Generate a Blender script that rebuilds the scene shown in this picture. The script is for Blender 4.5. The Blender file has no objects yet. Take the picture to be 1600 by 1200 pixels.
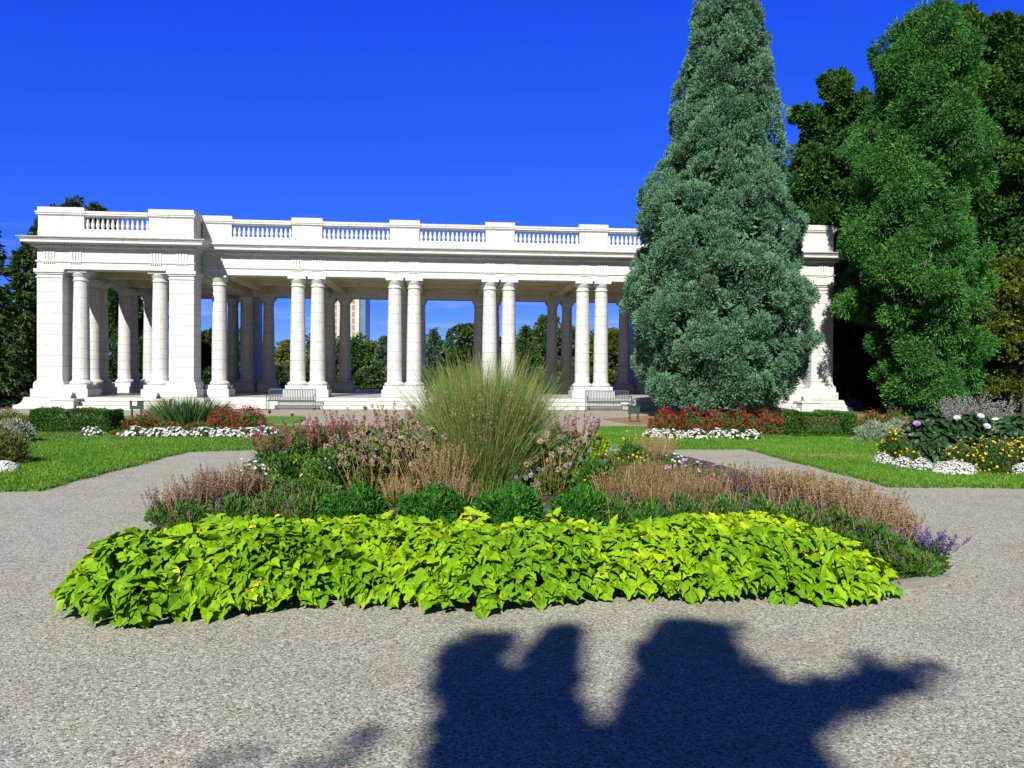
import bpy, math, random
import numpy as np
from mathutils import Matrix, Vector

# ------------------------------------------------------------------ camera / world / sun / exposure
random.seed(7)
RNG = np.random.default_rng(7)
SC = bpy.context.scene
COL = SC.collection
FPX, EYE, PITCH, ROLL = 1250.0, 1.6, 0.0114, 0.0066
_c, _s, _cp, _sp = math.cos(ROLL), math.sin(ROLL), math.cos(PITCH), math.sin(PITCH)
FWD = np.array([0, _cp, -_sp]); _r0 = np.array([1., 0, 0]); _u0 = np.array([0, _sp, _cp])
RGT = _r0 * _c + _u0 * _s; UPV = _u0 * _c - _r0 * _s
cam_d = bpy.data.cameras.new('camera'); cam = bpy.data.objects.new('camera', cam_d); COL.objects.link(cam)
cam_d.sensor_width = 36.0; cam_d.lens = 36.0 * FPX / 1600.0
cam_d.clip_start = 0.05; cam_d.clip_end = 5000
cam.matrix_world = Matrix([[RGT[0], UPV[0], -FWD[0], 0], [RGT[1], UPV[1], -FWD[1], 0], [RGT[2], UPV[2], -FWD[2], EYE], [0, 0, 0, 1]])
SC.camera = cam

SUN_T = np.array([0.225, 1.0, -0.76]); SUN_T = SUN_T / np.linalg.norm(SUN_T)      # direction the light travels
SUN_EL = math.asin(-SUN_T[2]); SUN_AZ = math.atan2(-SUN_T[0], -SUN_T[1])           # azimuth from +Y, clockwise
W = bpy.data.worlds.new('World'); SC.world = W; W.use_nodes = True
wn, wl = W.node_tree.nodes, W.node_tree.links
bg = wn['Background']
sky = wn.new('ShaderNodeTexSky'); sky.sky_type = 'NISHITA'; sky.sun_disc = False
sky.sun_elevation = SUN_EL; sky.sun_rotation = SUN_AZ
sky.altitude = 5000; sky.air_density = 0.6; sky.dust_density = 0.0; sky.ozone_density = 10.0
# vivid grading of the sky, channel by channel (the phone picture is strongly saturated)
sp_ = wn.new('ShaderNodeSeparateColor'); cb_ = wn.new('ShaderNodeCombineColor'); wl.new(sky.outputs[0], sp_.inputs[0])
for k_, (p_, g_) in enumerate([(1.45, 0.50), (0.85, 0.65), (0.24, 3.8)]):
    pw_ = wn.new('ShaderNodeMath'); pw_.operation = 'POWER'; pw_.inputs[1].default_value = p_; wl.new(sp_.outputs[k_], pw_.inputs[0])
    ml_ = wn.new('ShaderNodeMath'); ml_.operation = 'MULTIPLY'; ml_.inputs[1].default_value = g_; wl.new(pw_.outputs[0], ml_.inputs[0]); wl.new(ml_.outputs[0], cb_.inputs[k_])
# unseen sky overhead is dimmed and warmed to cut blue fill in shade
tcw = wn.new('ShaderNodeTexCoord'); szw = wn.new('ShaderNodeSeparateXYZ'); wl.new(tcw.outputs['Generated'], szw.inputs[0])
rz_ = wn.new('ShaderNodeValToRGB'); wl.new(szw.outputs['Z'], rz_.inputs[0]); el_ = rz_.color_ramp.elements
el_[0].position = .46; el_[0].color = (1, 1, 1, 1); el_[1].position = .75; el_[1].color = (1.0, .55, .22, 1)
cl_ = wn.new('ShaderNodeTexNoise'); cl_.inputs['Scale'].default_value = 5; cl_.inputs['Detail'].default_value = 7
mpw = wn.new('ShaderNodeMapping'); mpw.inputs['Scale'].default_value = (1, 1, 14); wl.new(tcw.outputs['Generated'], mpw.inputs[0]); wl.new(mpw.outputs[0], cl_.inputs['Vector'])
cr_ = wn.new('ShaderNodeValToRGB'); wl.new(cl_.outputs['Fac'], cr_.inputs[0]); cr_.color_ramp.elements[0].position = .54; cr_.color_ramp.elements[1].position = .8
ch_ = wn.new('ShaderNodeMapRange'); wl.new(szw.outputs['Z'], ch_.inputs[0]); ch_.inputs[1].default_value = .05; ch_.inputs[2].default_value = .17; ch_.inputs[3].default_value = .5; ch_.inputs[4].default_value = 0
cm_ = wn.new('ShaderNodeMath'); cm_.operation = 'MULTIPLY'; wl.new(cr_.outputs[0], cm_.inputs[0]); wl.new(ch_.outputs[0], cm_.inputs[1])
cx_w = wn.new('ShaderNodeMix'); cx_w.data_type = 'RGBA'; wl.new(cm_.outputs[0], cx_w.inputs['Factor']); wl.new(cb_.outputs[0], cx_w.inputs[6]); cx_w.inputs[7].default_value = (4.2, 4.6, 5.6, 1)
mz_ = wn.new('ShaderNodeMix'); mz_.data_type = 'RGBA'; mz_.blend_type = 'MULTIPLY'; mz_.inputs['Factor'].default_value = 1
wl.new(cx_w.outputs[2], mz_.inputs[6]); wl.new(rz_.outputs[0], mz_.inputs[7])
# unseen sky behind the camera is dimmed, mostly in blue, for neutral shadows
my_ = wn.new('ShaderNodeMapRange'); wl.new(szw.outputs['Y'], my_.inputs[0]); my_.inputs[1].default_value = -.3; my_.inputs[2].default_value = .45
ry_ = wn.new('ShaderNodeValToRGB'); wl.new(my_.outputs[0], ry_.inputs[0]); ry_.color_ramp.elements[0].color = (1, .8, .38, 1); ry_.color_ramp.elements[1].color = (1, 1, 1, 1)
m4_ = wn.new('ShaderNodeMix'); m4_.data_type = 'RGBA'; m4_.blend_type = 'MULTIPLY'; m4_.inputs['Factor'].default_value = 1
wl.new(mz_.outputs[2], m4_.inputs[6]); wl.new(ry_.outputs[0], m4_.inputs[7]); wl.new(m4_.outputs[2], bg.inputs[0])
bg.inputs[1].default_value = 0.12
sun_d = bpy.data.lights.new('sun', 'SUN'); sun_d.energy = 5.0; sun_d.angle = math.radians(0.53); sun_d.color = (1.0, 0.95, 0.86)
sun = bpy.data.objects.new('sun', sun_d); COL.objects.link(sun)
sun.rotation_euler = Vector(SUN_T).to_track_quat('-Z', 'Y').to_euler()
SC.view_settings.view_transform = 'Standard'; SC.view_settings.look = 'None'
SC.view_settings.exposure = 0.7; SC.view_settings.gamma = 1.0

def G(px, py, z=0.0):
    """photo pixel -> point on the level plane z"""
    d = FWD * FPX + RGT * (px - 800) + UPV * (600 - py)
    t = (z - EYE) / d[2]
    return np.array([d[0] * t, d[1] * t, z])

def D(px, depth, z=0.0):
    """point at image column px and distance depth (horizontal), height z"""
    X = (px - 800 + (ROLL * (-FPX * (z - EYE) / depth))) / FPX * depth
    return np.array([X, depth, z])

def zat(py, depth, px=800):
    return EYE + (600 - FPX * PITCH + (px - 800) * ROLL - py) * depth / FPX

# ------------------------------------------------------------------ object helpers
def tag(o, label=None, cat=None, group=None, kind=None):
    if label: o['label'] = label
    if cat: o['category'] = cat
    if group: o['group'] = group
    if kind: o['kind'] = kind
    return o

def thing(name, label, cat, loc=(0, 0, 0), rz=0.0, group=None):
    o = bpy.data.objects.new(name, None); COL.objects.link(o)
    o.location = tuple(float(v) for v in loc); o.rotation_euler = (0, 0, rz); o.empty_display_size = 0.2
    return tag(o, label, cat, group)

def link(name, me, mat, parent=None, loc=None):
    o = bpy.data.objects.new(name, me); COL.objects.link(o)
    if mat is not None and not me.materials: me.materials.append(mat)
    if parent is not None: o.parent = parent
    if loc is not None: o.location = tuple(float(v) for v in loc)
    return o

def copy_tree(o, parent=None):
    c = o.copy(); COL.objects.link(c)
    if parent is not None: c.parent = parent
    for ch in list(o.children): copy_tree(ch, c)
    return c

class Acc:
    """collects polygons (each block has one face size) into one mesh"""
    def __init__(s): s.v = []; s.f = []; s.t = []; s.n = 0
    def add(s, V, F, tint=0.5):
        V = np.asarray(V, float).reshape(-1, 3); F = np.asarray(F, int)
        s.v.append(V); s.f.append(F + s.n); s.n += len(V)
        t = np.asarray(tint, float)
        s.t.append(np.full(len(F), float(t)) if t.ndim == 0 else t)
        return s
    def box(s, x0, x1, y0, y1, z0, z1, tint=0.5):
        V = [(x0, y0, z0), (x1, y0, z0), (x1, y1, z0), (x0, y1, z0), (x0, y0, z1), (x1, y0, z1), (x1, y1, z1), (x0, y1, z1)]
        return s.add(V, [(0, 3, 2, 1), (4, 5, 6, 7), (0, 1, 5, 4), (1, 2, 6, 5), (2, 3, 7, 6), (3, 0, 4, 7)], tint)
    def lathe(s, prof, c=(0, 0), n=28, tint=0.5):
        prof = np.array(prof, float); k = len(prof); a = np.arange(n) * 2 * math.pi / n
        V = np.zeros((k, n, 3)); V[:, :, 0] = c[0] + prof[:, :1] * np.cos(a); V[:, :, 1] = c[1] + prof[:, :1] * np.sin(a); V[:, :, 2] = prof[:, 1:2]
        i, j = np.meshgrid(np.arange(k - 1), np.arange(n), indexing='ij'); j2 = (j + 1) % n
        F = np.stack([i * n + j, i * n + j2, (i + 1) * n + j2, (i + 1) * n + j], -1).reshape(-1, 4)
        return s.add(V, F, tint)
    def tube(s, pts, rad, n=6, tint=0.5):
        pts = np.array(pts, float); k = len(pts); rad = np.broadcast_to(np.asarray(rad, float), (k,))
        T = np.gradient(pts, axis=0); T /= np.linalg.norm(T, axis=1)[:, None] + 1e-9
        ref = np.array([0, 0, 1.]) if abs(T[0, 2]) < .9 else np.array([1., 0, 0])
        U = np.cross(T, ref); U /= np.linalg.norm(U, axis=1)[:, None] + 1e-9; Wv = np.cross(T, U)
        a = np.arange(n) * 2 * math.pi / n
        V = pts[:, None] + rad[:, None, None] * (np.cos(a)[None, :, None] * U[:, None] + np.sin(a)[None, :, None] * Wv[:, None])
        i, j = np.meshgrid(np.arange(k - 1), np.arange(n), indexing='ij'); j2 = (j + 1) % n
        F = np.stack([i * n + j, i * n + j2, (i + 1) * n + j2, (i + 1) * n + j], -1).reshape(-1, 4)
        return s.add(V, F, tint)
    def mesh(s, name, smooth=False):
        me = bpy.data.meshes.new(name)
        V = np.concatenate(s.v); me.vertices.add(len(V)); me.vertices.foreach_set('co', V.astype(np.float32).ravel())
        sizes = np.concatenate([np.full(len(f), f.shape[1], np.int32) for f in s.f])
        idx = np.concatenate([f.ravel() for f in s.f]).astype(np.int32)
        me.loops.add(len(idx)); me.loops.foreach_set('vertex_index', idx)
        st = np.zeros(len(sizes), np.int32); st[1:] = np.cumsum(sizes)[:-1]
        me.polygons.add(len(sizes)); me.polygons.foreach_set('loop_start', st)
        try: me.polygons.foreach_set('loop_total', sizes)
        except Exception: pass
        me.polygons.foreach_set('use_smooth', np.full(len(sizes), smooth))
        a = me.attributes.new('tint', 'FLOAT', 'FACE'); a.data.foreach_set('value', np.concatenate(s.t).astype(np.float32))
        me.update(calc_edges=True); me.validate()
        return me

def unit(a): return a / (np.linalg.norm(a, axis=-1, keepdims=True) + 1e-9)
def rdir(n, rng=RNG): return unit(rng.normal(size=(n, 3)))

def leafset(acc, P, Dr, L, Wd, tint, nrm=None, bend=0.12):
    """one pointed quad leaf per point: P base, Dr direction, L length, Wd width"""
    n = len(P); Dr = unit(np.asarray(Dr, float))
    ref = rdir(n) if nrm is None else nrm
    Y = unit(np.cross(ref, Dr)); Z = np.cross(Dr, Y)
    L = np.broadcast_to(np.asarray(L, float), (n,))[:, None]; Wd = np.broadcast_to(np.asarray(Wd, float), (n,))[:, None]
    V = np.stack([P, P + Dr * L * .5 + Y * Wd * .5 + Z * L * bend, P + Dr * L, P + Dr * L * .5 - Y * Wd * .5 + Z * L * bend], 1)
    F = np.arange(n * 4).reshape(n, 4)
    acc.add(V, F, np.broadcast_to(np.asarray(tint, float), (n,)))

def ribbons(acc, P, Dr, L, Wd, bend, tint, segs=5, taper=1.0):
    """curved strips: p(t)=P+Dr*L*t+bend*t^2"""
    n = len(P); Dr = unit(Dr); t = np.linspace(0, 1, segs + 1)
    L = np.broadcast_to(np.asarray(L, float), (n,)); Wd = np.broadcast_to(np.asarray(Wd, float), (n,))
    C = P[:, None] + Dr[:, None] * (L[:, None] * t)[..., None] + bend[:, None] * (t ** 2)[None, :, None]
    a = RNG.uniform(0, 2 * math.pi, n); side = np.stack([np.cos(a), np.sin(a), np.zeros(n)], -1)
    side = unit(side - Dr * (side * Dr).sum(-1, keepdims=True))
    w = (Wd[:, None] * (1 - taper * t ** 1.6)[None, :] * .5 + .0006)[..., None]
    V = np.stack([C - side[:, None] * w, C + side[:, None] * w], 2).reshape(n, -1, 3)
    m = 2 * (segs + 1); k = np.arange(segs)
    f = np.stack([2 * k, 2 * k + 1, 2 * k + 3, 2 * k + 2], -1)
    F = (np.arange(n)[:, None, None] * m + f[None]).reshape(-1, 4)
    acc.add(V, F, np.repeat(np.broadcast_to(np.asarray(tint, float), (n,)), segs))
    return C

# ------------------------------------------------------------------ materials
def new_mat(name):
    m = bpy.data.materials.new(name); m.use_nodes = True
    nt = m.node_tree; return m, nt.nodes, nt.links, nt.nodes['Principled BSDF']

def ramp(nodes, stops):
    r = nodes.new('ShaderNodeValToRGB'); e = r.color_ramp.elements
    while len(e) < len(stops): e.new(0.5)
    for el, (p, c) in zip(e, stops): el.position = p; el.color = (*c, 1)
    return r

def plain(name, col, rough=0.6, metal=0.0, var=0.12, scale=8.0):
    m, n, l, b = new_mat(name)
    tc = n.new('ShaderNodeTexCoord'); no = n.new('ShaderNodeTexNoise'); no.inputs['Scale'].default_value = scale; no.inputs['Detail'].default_value = 6
    r = ramp(n, [(.3, tuple(c * (1 - var) for c in col)), (.7, tuple(min(1, c * (1 + var)) for c in col))])
    l.new(tc.outputs['Object'], no.inputs['Vector']); l.new(no.outputs['Fac'], r.inputs[0]); l.new(r.outputs[0], b.inputs['Base Color'])
    b.inputs['Roughness'].default_value = rough; b.inputs['Metallic'].default_value = metal
    return m

def leaf_mat(name, stops, trans=0.3, rough=0.5, spec=0.3):
    m, n, l, b = new_mat(name)
    at = n.new('ShaderNodeAttribute'); at.attribute_name = 'tint'
    r = ramp(n, stops); l.new(at.outputs['Fac'], r.inputs[0]); l.new(r.outputs[0], b.inputs['Base Color'])
    b.inputs['Roughness'].default_value = rough; b.inputs['Specular IOR Level'].default_value = spec
    if trans > 0:
        tr = n.new('ShaderNodeBsdfTranslucent'); mx = n.new('ShaderNodeMixShader'); mx.inputs[0].default_value = trans
        l.new(r.outputs[0], tr.inputs[0]); l.new(b.outputs[0], mx.inputs[1]); l.new(tr.outputs[0], mx.inputs[2])
        l.new(mx.outputs[0], n['Material Output'].inputs[0])
    return m

def marble(name, bw=2.1, bh=0.47, off=0.5, base=0.56, zoff=0.0, joint=0.0095, tone=(1, 1, .99)):
    """white marble blocks: veins, faint weathering, thin joints in pavilion coordinates"""
    m, n, l, b = new_mat(name)
    tc = n.new('ShaderNodeTexCoord'); sx = n.new('ShaderNodeSeparateXYZ'); l.new(tc.outputs['Object'], sx.inputs[0])
    ad = n.new('ShaderNodeMath'); ad.operation = 'ADD'; l.new(sx.outputs['X'], ad.inputs[0]); l.new(sx.outputs['Y'], ad.inputs[1])
    az = n.new('ShaderNodeMath'); az.operation = 'ADD'; l.new(sx.outputs['Z'], az.inputs[0]); az.inputs[1].default_value = zoff
    cb = n.new('ShaderNodeCombineXYZ'); l.new(ad.outputs[0], cb.inputs['X']); l.new(az.outputs[0], cb.inputs['Y'])
    br = n.new('ShaderNodeTexBrick'); br.offset = off; br.inputs['Scale'].default_value = 1.0
    br.inputs['Brick Width'].default_value = bw; br.inputs['Row Height'].default_value = bh
    br.inputs['Mortar Size'].default_value = joint; br.inputs['Mortar Smooth'].default_value = 0.2
    br.inputs['Color1'].default_value = (base * tone[0], base * tone[1], base * tone[2], 1)
    br.inputs['Color2'].default_value = (base * .94 * tone[0], base * .945 * tone[1], base * .95 * tone[2], 1)
    br.inputs['Mortar'].default_value = (.27, .255, .22, 1)
    l.new(cb.outputs[0], br.inputs['Vector'])
    w = n.new('ShaderNodeTexNoise'); w.inputs['Scale'].default_value = 1.1; w.inputs['Detail'].default_value = 9; w.inputs['Roughness'].default_value = .62; w.inputs['Distortion'].default_value = 1.6
    mp = n.new('ShaderNodeMapping'); mp.inputs['Rotation'].default_value = (.4, .7, .3); mp.inputs['Scale'].default_value = (1.0, 1.0, 2.4)
    l.new(tc.outputs['Object'], mp.inputs[0]); l.new(mp.outputs[0], w.inputs['Vector'])
    vr = ramp(n, [(.42, (1, 1, 1)), (.49, (.80, .82, .86)), (.51, (.97, .97, .98)), (.60, (.93, .93, .95))])
    l.new(w.outputs['Fac'], vr.inputs[0])
    mx = n.new('ShaderNodeMix'); mx.data_type = 'RGBA'; mx.blend_type = 'MULTIPLY'; mx.inputs['Factor'].default_value = 1
    l.new(br.outputs[0], mx.inputs[6]); l.new(vr.outputs[0], mx.inputs[7])
    st = n.new('ShaderNodeTexNoise'); st.inputs['Scale'].default_value = .9; st.inputs['Detail'].default_value = 8
    m2 = n.new('ShaderNodeMapping'); m2.inputs['Scale'].default_value = (3.5, 3.5, .5); l.new(tc.outputs['Object'], m2.inputs[0]); l.new(m2.outputs[0], st.inputs['Vector'])
    sr = ramp(n, [(.40, (.86, .82, .74)), (.56, (1, 1, 1))]); l.new(st.outputs['Fac'], sr.inputs[0])
    mx2 = n.new('ShaderNodeMix'); mx2.data_type = 'RGBA'; mx2.blend_type = 'MULTIPLY'; mx2.inputs['Factor'].default_value = .3
    l.new(mx.outputs[2], mx2.inputs[6]); l.new(sr.outputs[0], mx2.inputs[7]); l.new(mx2.outputs[2], b.inputs['Base Color'])
    b.inputs['Roughness'].default_value = .5; b.inputs['Specular IOR Level'].default_value = .3
    return m

M = {}
M['drum'] = marble('marble_drum', bw=50, bh=0.44, off=0)
M['pier'] = marble('marble_pier', bw=2.9, bh=0.46, off=.5)
M['course'] = marble('marble_course', bw=2.2, bh=5, off=0)
M['step'] = marble('marble_step', bw=1.9, bh=0.1715, off=.37, joint=.008)
M['ceil'] = marble('cream_ceiling_stone', bw=2.2, bh=3, off=0, base=.62, tone=(1, .90, .64))
M['floor'] = plain('terrace_floor', (.42, .39, .34), .45, scale=3)
M['rusty'] = plain('limestone', (.45, .38, .24), .8)
M['bench'] = plain('bench_paint', (.075, .125, .13), .4, .3)
M['sign'] = plain('sign_green_paint', (.02, .05, .035), .4)
M['post'] = plain('sign_post', (.03, .04, .035), .6)
M['paper'] = plain('paper', (.7, .72, .75), .6)
M['fence'] = plain('black_metal', (.012, .012, .014), .5, .3)
M['bark'] = plain('bark', (.06, .045, .035), .9, scale=14, var=.4)
M['bark_pale'] = plain('dead_branch', (.30, .26, .22), .9, scale=14, var=.3)
M['kerb'] = plain('kerb_concrete', (.20, .195, .165), .9, scale=20)
M['soil'] = plain('soil', (.055, .040, .028), .95, scale=30, var=.5)
M['mulch'] = plain('mulch', (.23, .125, .05), .95, scale=25, var=.5)
M['bld_white'] = plain('apartment_white', (.42, .41, .39), .8, scale=.2)
M['bld_tan'] = plain('apartment_tan_panel', (.24, .19, .14), .8, scale=.5)
M['bld_blue'] = plain('apartment_glazed_side', (.10, .16, .23), .3, scale=.3)
M['glass'] = plain('window_glass', (.10, .16, .24), .15, scale=.5)
M['sash'] = plain('window_sash', (.72, .72, .70), .6)

def gravel():
    m, n, l, b = new_mat('exposed_aggregate_concrete')
    tc = n.new('ShaderNodeTexCoord')
    v = n.new('ShaderNodeTexVoronoi'); v.inputs['Scale'].default_value = 100; l.new(tc.outputs['Object'], v.inputs['Vector'])
    sp = n.new('ShaderNodeSeparateXYZ'); l.new(v.outputs['Color'], sp.inputs[0])
    r = ramp(n, [(0, (.09, .09, .072)), (.25, (.25, .25, .205)), (.6, (.355, .354, .292)), (.85, (.44, .44, .37)), (1, (.63, .63, .55))]); l.new(sp.outputs['X'], r.inputs[0])
    e = n.new('ShaderNodeTexVoronoi'); e.feature = 'DISTANCE_TO_EDGE'; e.inputs['Scale'].default_value = 100; l.new(tc.outputs['Object'], e.inputs['Vector'])
    er = ramp(n, [(.0, (.62, .60, .56)), (.10, (1, 1, 1))]); l.new(e.outputs['Distance'], er.inputs[0])
    mx = n.new('ShaderNodeMix'); mx.data_type = 'RGBA'; mx.blend_type = 'MULTIPLY'; mx.inputs['Factor'].default_value = 1
    l.new(r.outputs[0], mx.inputs[6]); l.new(er.outputs[0], mx.inputs[7])
    no = n.new('ShaderNodeTexNoise'); no.inputs['Scale'].default_value = 1.1; no.inputs['Detail'].default_value = 8; no.inputs['Roughness'].default_value = .65; l.new(tc.outputs['Object'], no.inputs['Vector'])
    nr = ramp(n, [(.32, (.74, .72, .66)), (.5, (1, 1, .99)), (.68, (1.0, .96, .90))]); l.new(no.outputs['Fac'], nr.inputs[0])
    m2 = n.new('ShaderNodeMix'); m2.data_type = 'RGBA'; m2.blend_type = 'MULTIPLY'; m2.inputs['Factor'].default_value = .5
    l.new(mx.outputs[2], m2.inputs[6]); l.new(nr.outputs[0], m2.inputs[7])
    # expansion joints: a wide grid, turned
    mp = n.new('ShaderNodeMapping'); mp.inputs['Rotation'].default_value = (0, 0, .05); mp.inputs['Location'].default_value = (1.4, .9, 0); l.new(tc.outputs['Object'], mp.inputs[0])
    # moss stains
    s1 = n.new('ShaderNodeTexNoise'); s1.inputs['Scale'].default_value = .55; s1.inputs['Detail'].default_value = 10; s1.inputs['Roughness'].default_value = .75; l.new(mp.outputs[0], s1.inputs['Vector'])
    sr = ramp(n, [(.55, (0, 0, 0)), (.72, (.8, .8, .8))]); l.new(s1.outputs['Fac'], sr.inputs[0])
    m3 = n.new('ShaderNodeMix'); m3.data_type = 'RGBA'; l.new(sr.outputs[0], m3.inputs['Factor']); l.new(m2.outputs[2], m3.inputs[6]); m3.inputs[7].default_value = (.20, .18, .11, 1)
    l.new(m3.outputs[2], b.inputs['Base Color'])
    bp = n.new('ShaderNodeBump'); bp.inputs['Strength'].default_value = .7; bp.inputs['Distance'].default_value = .006
    l.new(e.outputs['Distance'], bp.inputs['Height']); l.new(bp.outputs[0], b.inputs['Normal'])
    b.inputs['Roughness'].default_value = .85
    return m
M['gravel'] = gravel()

def turf(name, c0, c1, c2, scale=1.2):
    m, n, l, b = new_mat(name)
    tc = n.new('ShaderNodeTexCoord'); a = n.new('ShaderNodeTexNoise'); a.inputs['Scale'].default_value = scale; a.inputs['Detail'].default_value = 8
    f = n.new('ShaderNodeTexNoise'); f.inputs['Scale'].default_value = 60; f.inputs['Detail'].default_value = 4
    l.new(tc.outputs['Object'], a.inputs['Vector']); l.new(tc.outputs['Object'], f.inputs['Vector'])
    ad = n.new('ShaderNodeMath'); ad.operation = 'MULTIPLY_ADD'; ad.inputs[1].default_value = .6; l.new(f.outputs['Fac'], ad.inputs[0])
    h = n.new('ShaderNodeMath'); h.operation = 'MULTIPLY'; h.inputs[1].default_value = .4; l.new(a.outputs['Fac'], h.inputs[0]); l.new(h.outputs[0], ad.inputs[2])
    r = ramp(n, [(.35, c0), (.52, c1), (.66, c2)]); l.new(ad.outputs[0], r.inputs[0]); l.new(r.outputs[0], b.inputs['Base Color'])
    b.inputs['Roughness'].default_value = .9
    return m
M['turf'] = turf('mown_turf', (.045, .12, .012), (.075, .18, .016), (.11, .22, .02))
M['park'] = turf('park_grass', (.03, .06, .012), (.05, .085, .018), (.09, .10, .03), .3)
M['walk'] = plain('concrete_walk', (.27, .25, .215), .9, scale=1.5, var=.12)

LM = {
 'grass': leaf_mat('lawn_blade', [(0, (.045, .14, .008)), (.6, (.10, .26, .016)), (.9, (.16, .31, .03)), (1, (.30, .26, .10))], .3),
 'chart': leaf_mat('chartreuse_leaf', [(0, (.10, .23, .006)), (.35, (.18, .34, .008)), (.75, (.32, .42, .010)), (.93, (.45, .47, .02)), (1, (.46, .42, .04))], .13, .65, .12),
 'blue': leaf_mat('blue_juniper_spray', [(0, (.06, .12, .075)), (.4, (.10, .215, .128)), (.8, (.145, .30, .182)), (1, (.22, .38, .26))], .1, .8, .08),
 'green': leaf_mat('green_juniper_spray', [(0, (.022, .075, .018)), (.5, (.05, .17, .038)), (.9, (.10, .29, .055)), (1, (.16, .34, .065))], .12, .8, .08),
 'oak': leaf_mat('oak_leaf', [(0, (.022, .06, .015)), (.6, (.045, .12, .024)), (.93, (.09, .20, .035)), (1, (.15, .24, .035))], .2, .7, .1),
 'yellowgreen': leaf_mat('yellow_green_leaf', [(0, (.05, .08, .012)), (.5, (.085, .135, .015)), (1, (.19, .21, .03))], .3),
 'dark': leaf_mat('dark_leaf', [(0, (.018, .04, .014)), (.7, (.04, .08, .024)), (1, (.08, .13, .035))], .15),
 'spruce': leaf_mat('spruce_needle', [(0, (.03, .062, .04)), (.7, (.065, .12, .075)), (1, (.11, .17, .11))], .1),
 'mid': leaf_mat('mid_green_leaf', [(0, (.03, .07, .014)), (.6, (.065, .13, .025)), (1, (.13, .21, .04))], .2),
 'olive': leaf_mat('olive_leaf', [(0, (.06, .085, .015)), (.6, (.105, .14, .025)), (1, (.18, .19, .04))], .2),
 'mound': leaf_mat('mound_leaf', [(0, (.014, .06, .010)), (.5, (.032, .135, .016)), (1, (.08, .26, .03))], .15, .5, .15),
 'box': leaf_mat('boxwood_leaf', [(0, (.025, .08, .012)), (.6, (.055, .15, .02)), (1, (.11, .24, .035))], .2),
 'bush': leaf_mat('perennial_leaf', [(0, (.03, .085, .012)), (.6, (.075, .17, .025)), (1, (.16, .26, .05))], .25),
 'dry': leaf_mat('dry_stem', [(0, (.13, .09, .04)), (.5, (.27, .19, .085)), (1, (.44, .34, .17))], .15, .8),
 'brown': leaf_mat('brown_seed_spike', [(0, (.10, .055, .03)), (.6, (.2, .12, .06)), (1, (.30, .2, .1))], .1, .8),
 'pink': leaf_mat('pink_spike', [(0, (.17, .035, .07)), (.6, (.36, .07, .14)), (1, (.50, .18, .24))], .25, .7, .08),
 'purple': leaf_mat('purple_spike', [(0, (.05, .025, .10)), (.6, (.11, .05, .21)), (1, (.22, .12, .34))], .2),
 'lilac': leaf_mat('lilac_petal', [(0, (.38, .14, .50)), (1, (.58, .34, .68))], .3),
 'red': leaf_mat('red_petal', [(0, (.12, .003, .010)), (.6, (.27, .005, .022)), (1, (.36, .012, .04))], .2, .7, .08),
 'white': leaf_mat('white_petal', [(0, (.42, .43, .46)), (1, (.70, .70, .70))], .2, .8, .05),
 'yellow': leaf_mat('yellow_petal', [(0, (.62, .33, .01)), (1, (.78, .58, .03))], .25),
 'silver': leaf_mat('silver_leaf', [(0, (.16, .21, .14)), (.6, (.26, .33, .22)), (1, (.42, .48, .36))], .2),
 'reed': leaf_mat('reed_blade', [(0, (.07, .14, .03)), (.45, (.16, .28, .06)), (.8, (.28, .38, .11)), (1, (.42, .36, .16))], .4, .6, .1),
 'iris': leaf_mat('iris_blade', [(0, (.035, .075, .02)), (.6, (.07, .14, .04)), (1, (.14, .21, .07))], .25),
 'datura': leaf_mat('datura_leaf', [(0, (.015, .04, .015)), (.6, (.03, .07, .025)), (1, (.07, .13, .05))], .2, .4),
 'thistle': leaf_mat('thistle_head', [(0, (.13, .13, .11)), (.6, (.27, .22, .13)), (1, (.42, .35, .2))], .1, .8),
 'steel': leaf_mat('blue_thistle_head', [(0, (.12, .13, .2)), (1, (.30, .32, .42))], .1, .8),
 'mauve': leaf_mat('mauve_plume', [(0, (.19, .19, .20)), (1, (.36, .33, .36))], .2, .8),
 'litter': leaf_mat('dry_litter', [(0, (.12, .08, .04)), (1, (.33, .24, .13))], .0, .9),
}

# ------------------------------------------------------------------ ground sheets
def poly_sheet(name, pts, z, mat, thick=0.0, kind='structure', sub=None):
    a = Acc(); pts = [(float(p[0]), float(p[1])) for p in pts]; n = len(pts)
    area = sum(pts[i][0] * pts[(i + 1) % n][1] - pts[(i + 1) % n][0] * pts[i][1] for i in range(n))
    if area < 0: pts = pts[::-1]
    a.add([(x, y, z) for x, y in pts], [list(range(n))])
    if thick > 0:
        V = [(x, y, z) for x, y in pts] + [(x, y, z - thick) for x, y in pts]
        a.add(V, [(i, i + n, (i + 1) % n + n, (i + 1) % n) for i in range(n)])
    o = link(name, a.mesh(name), mat); o['kind'] = kind
    return o

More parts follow.
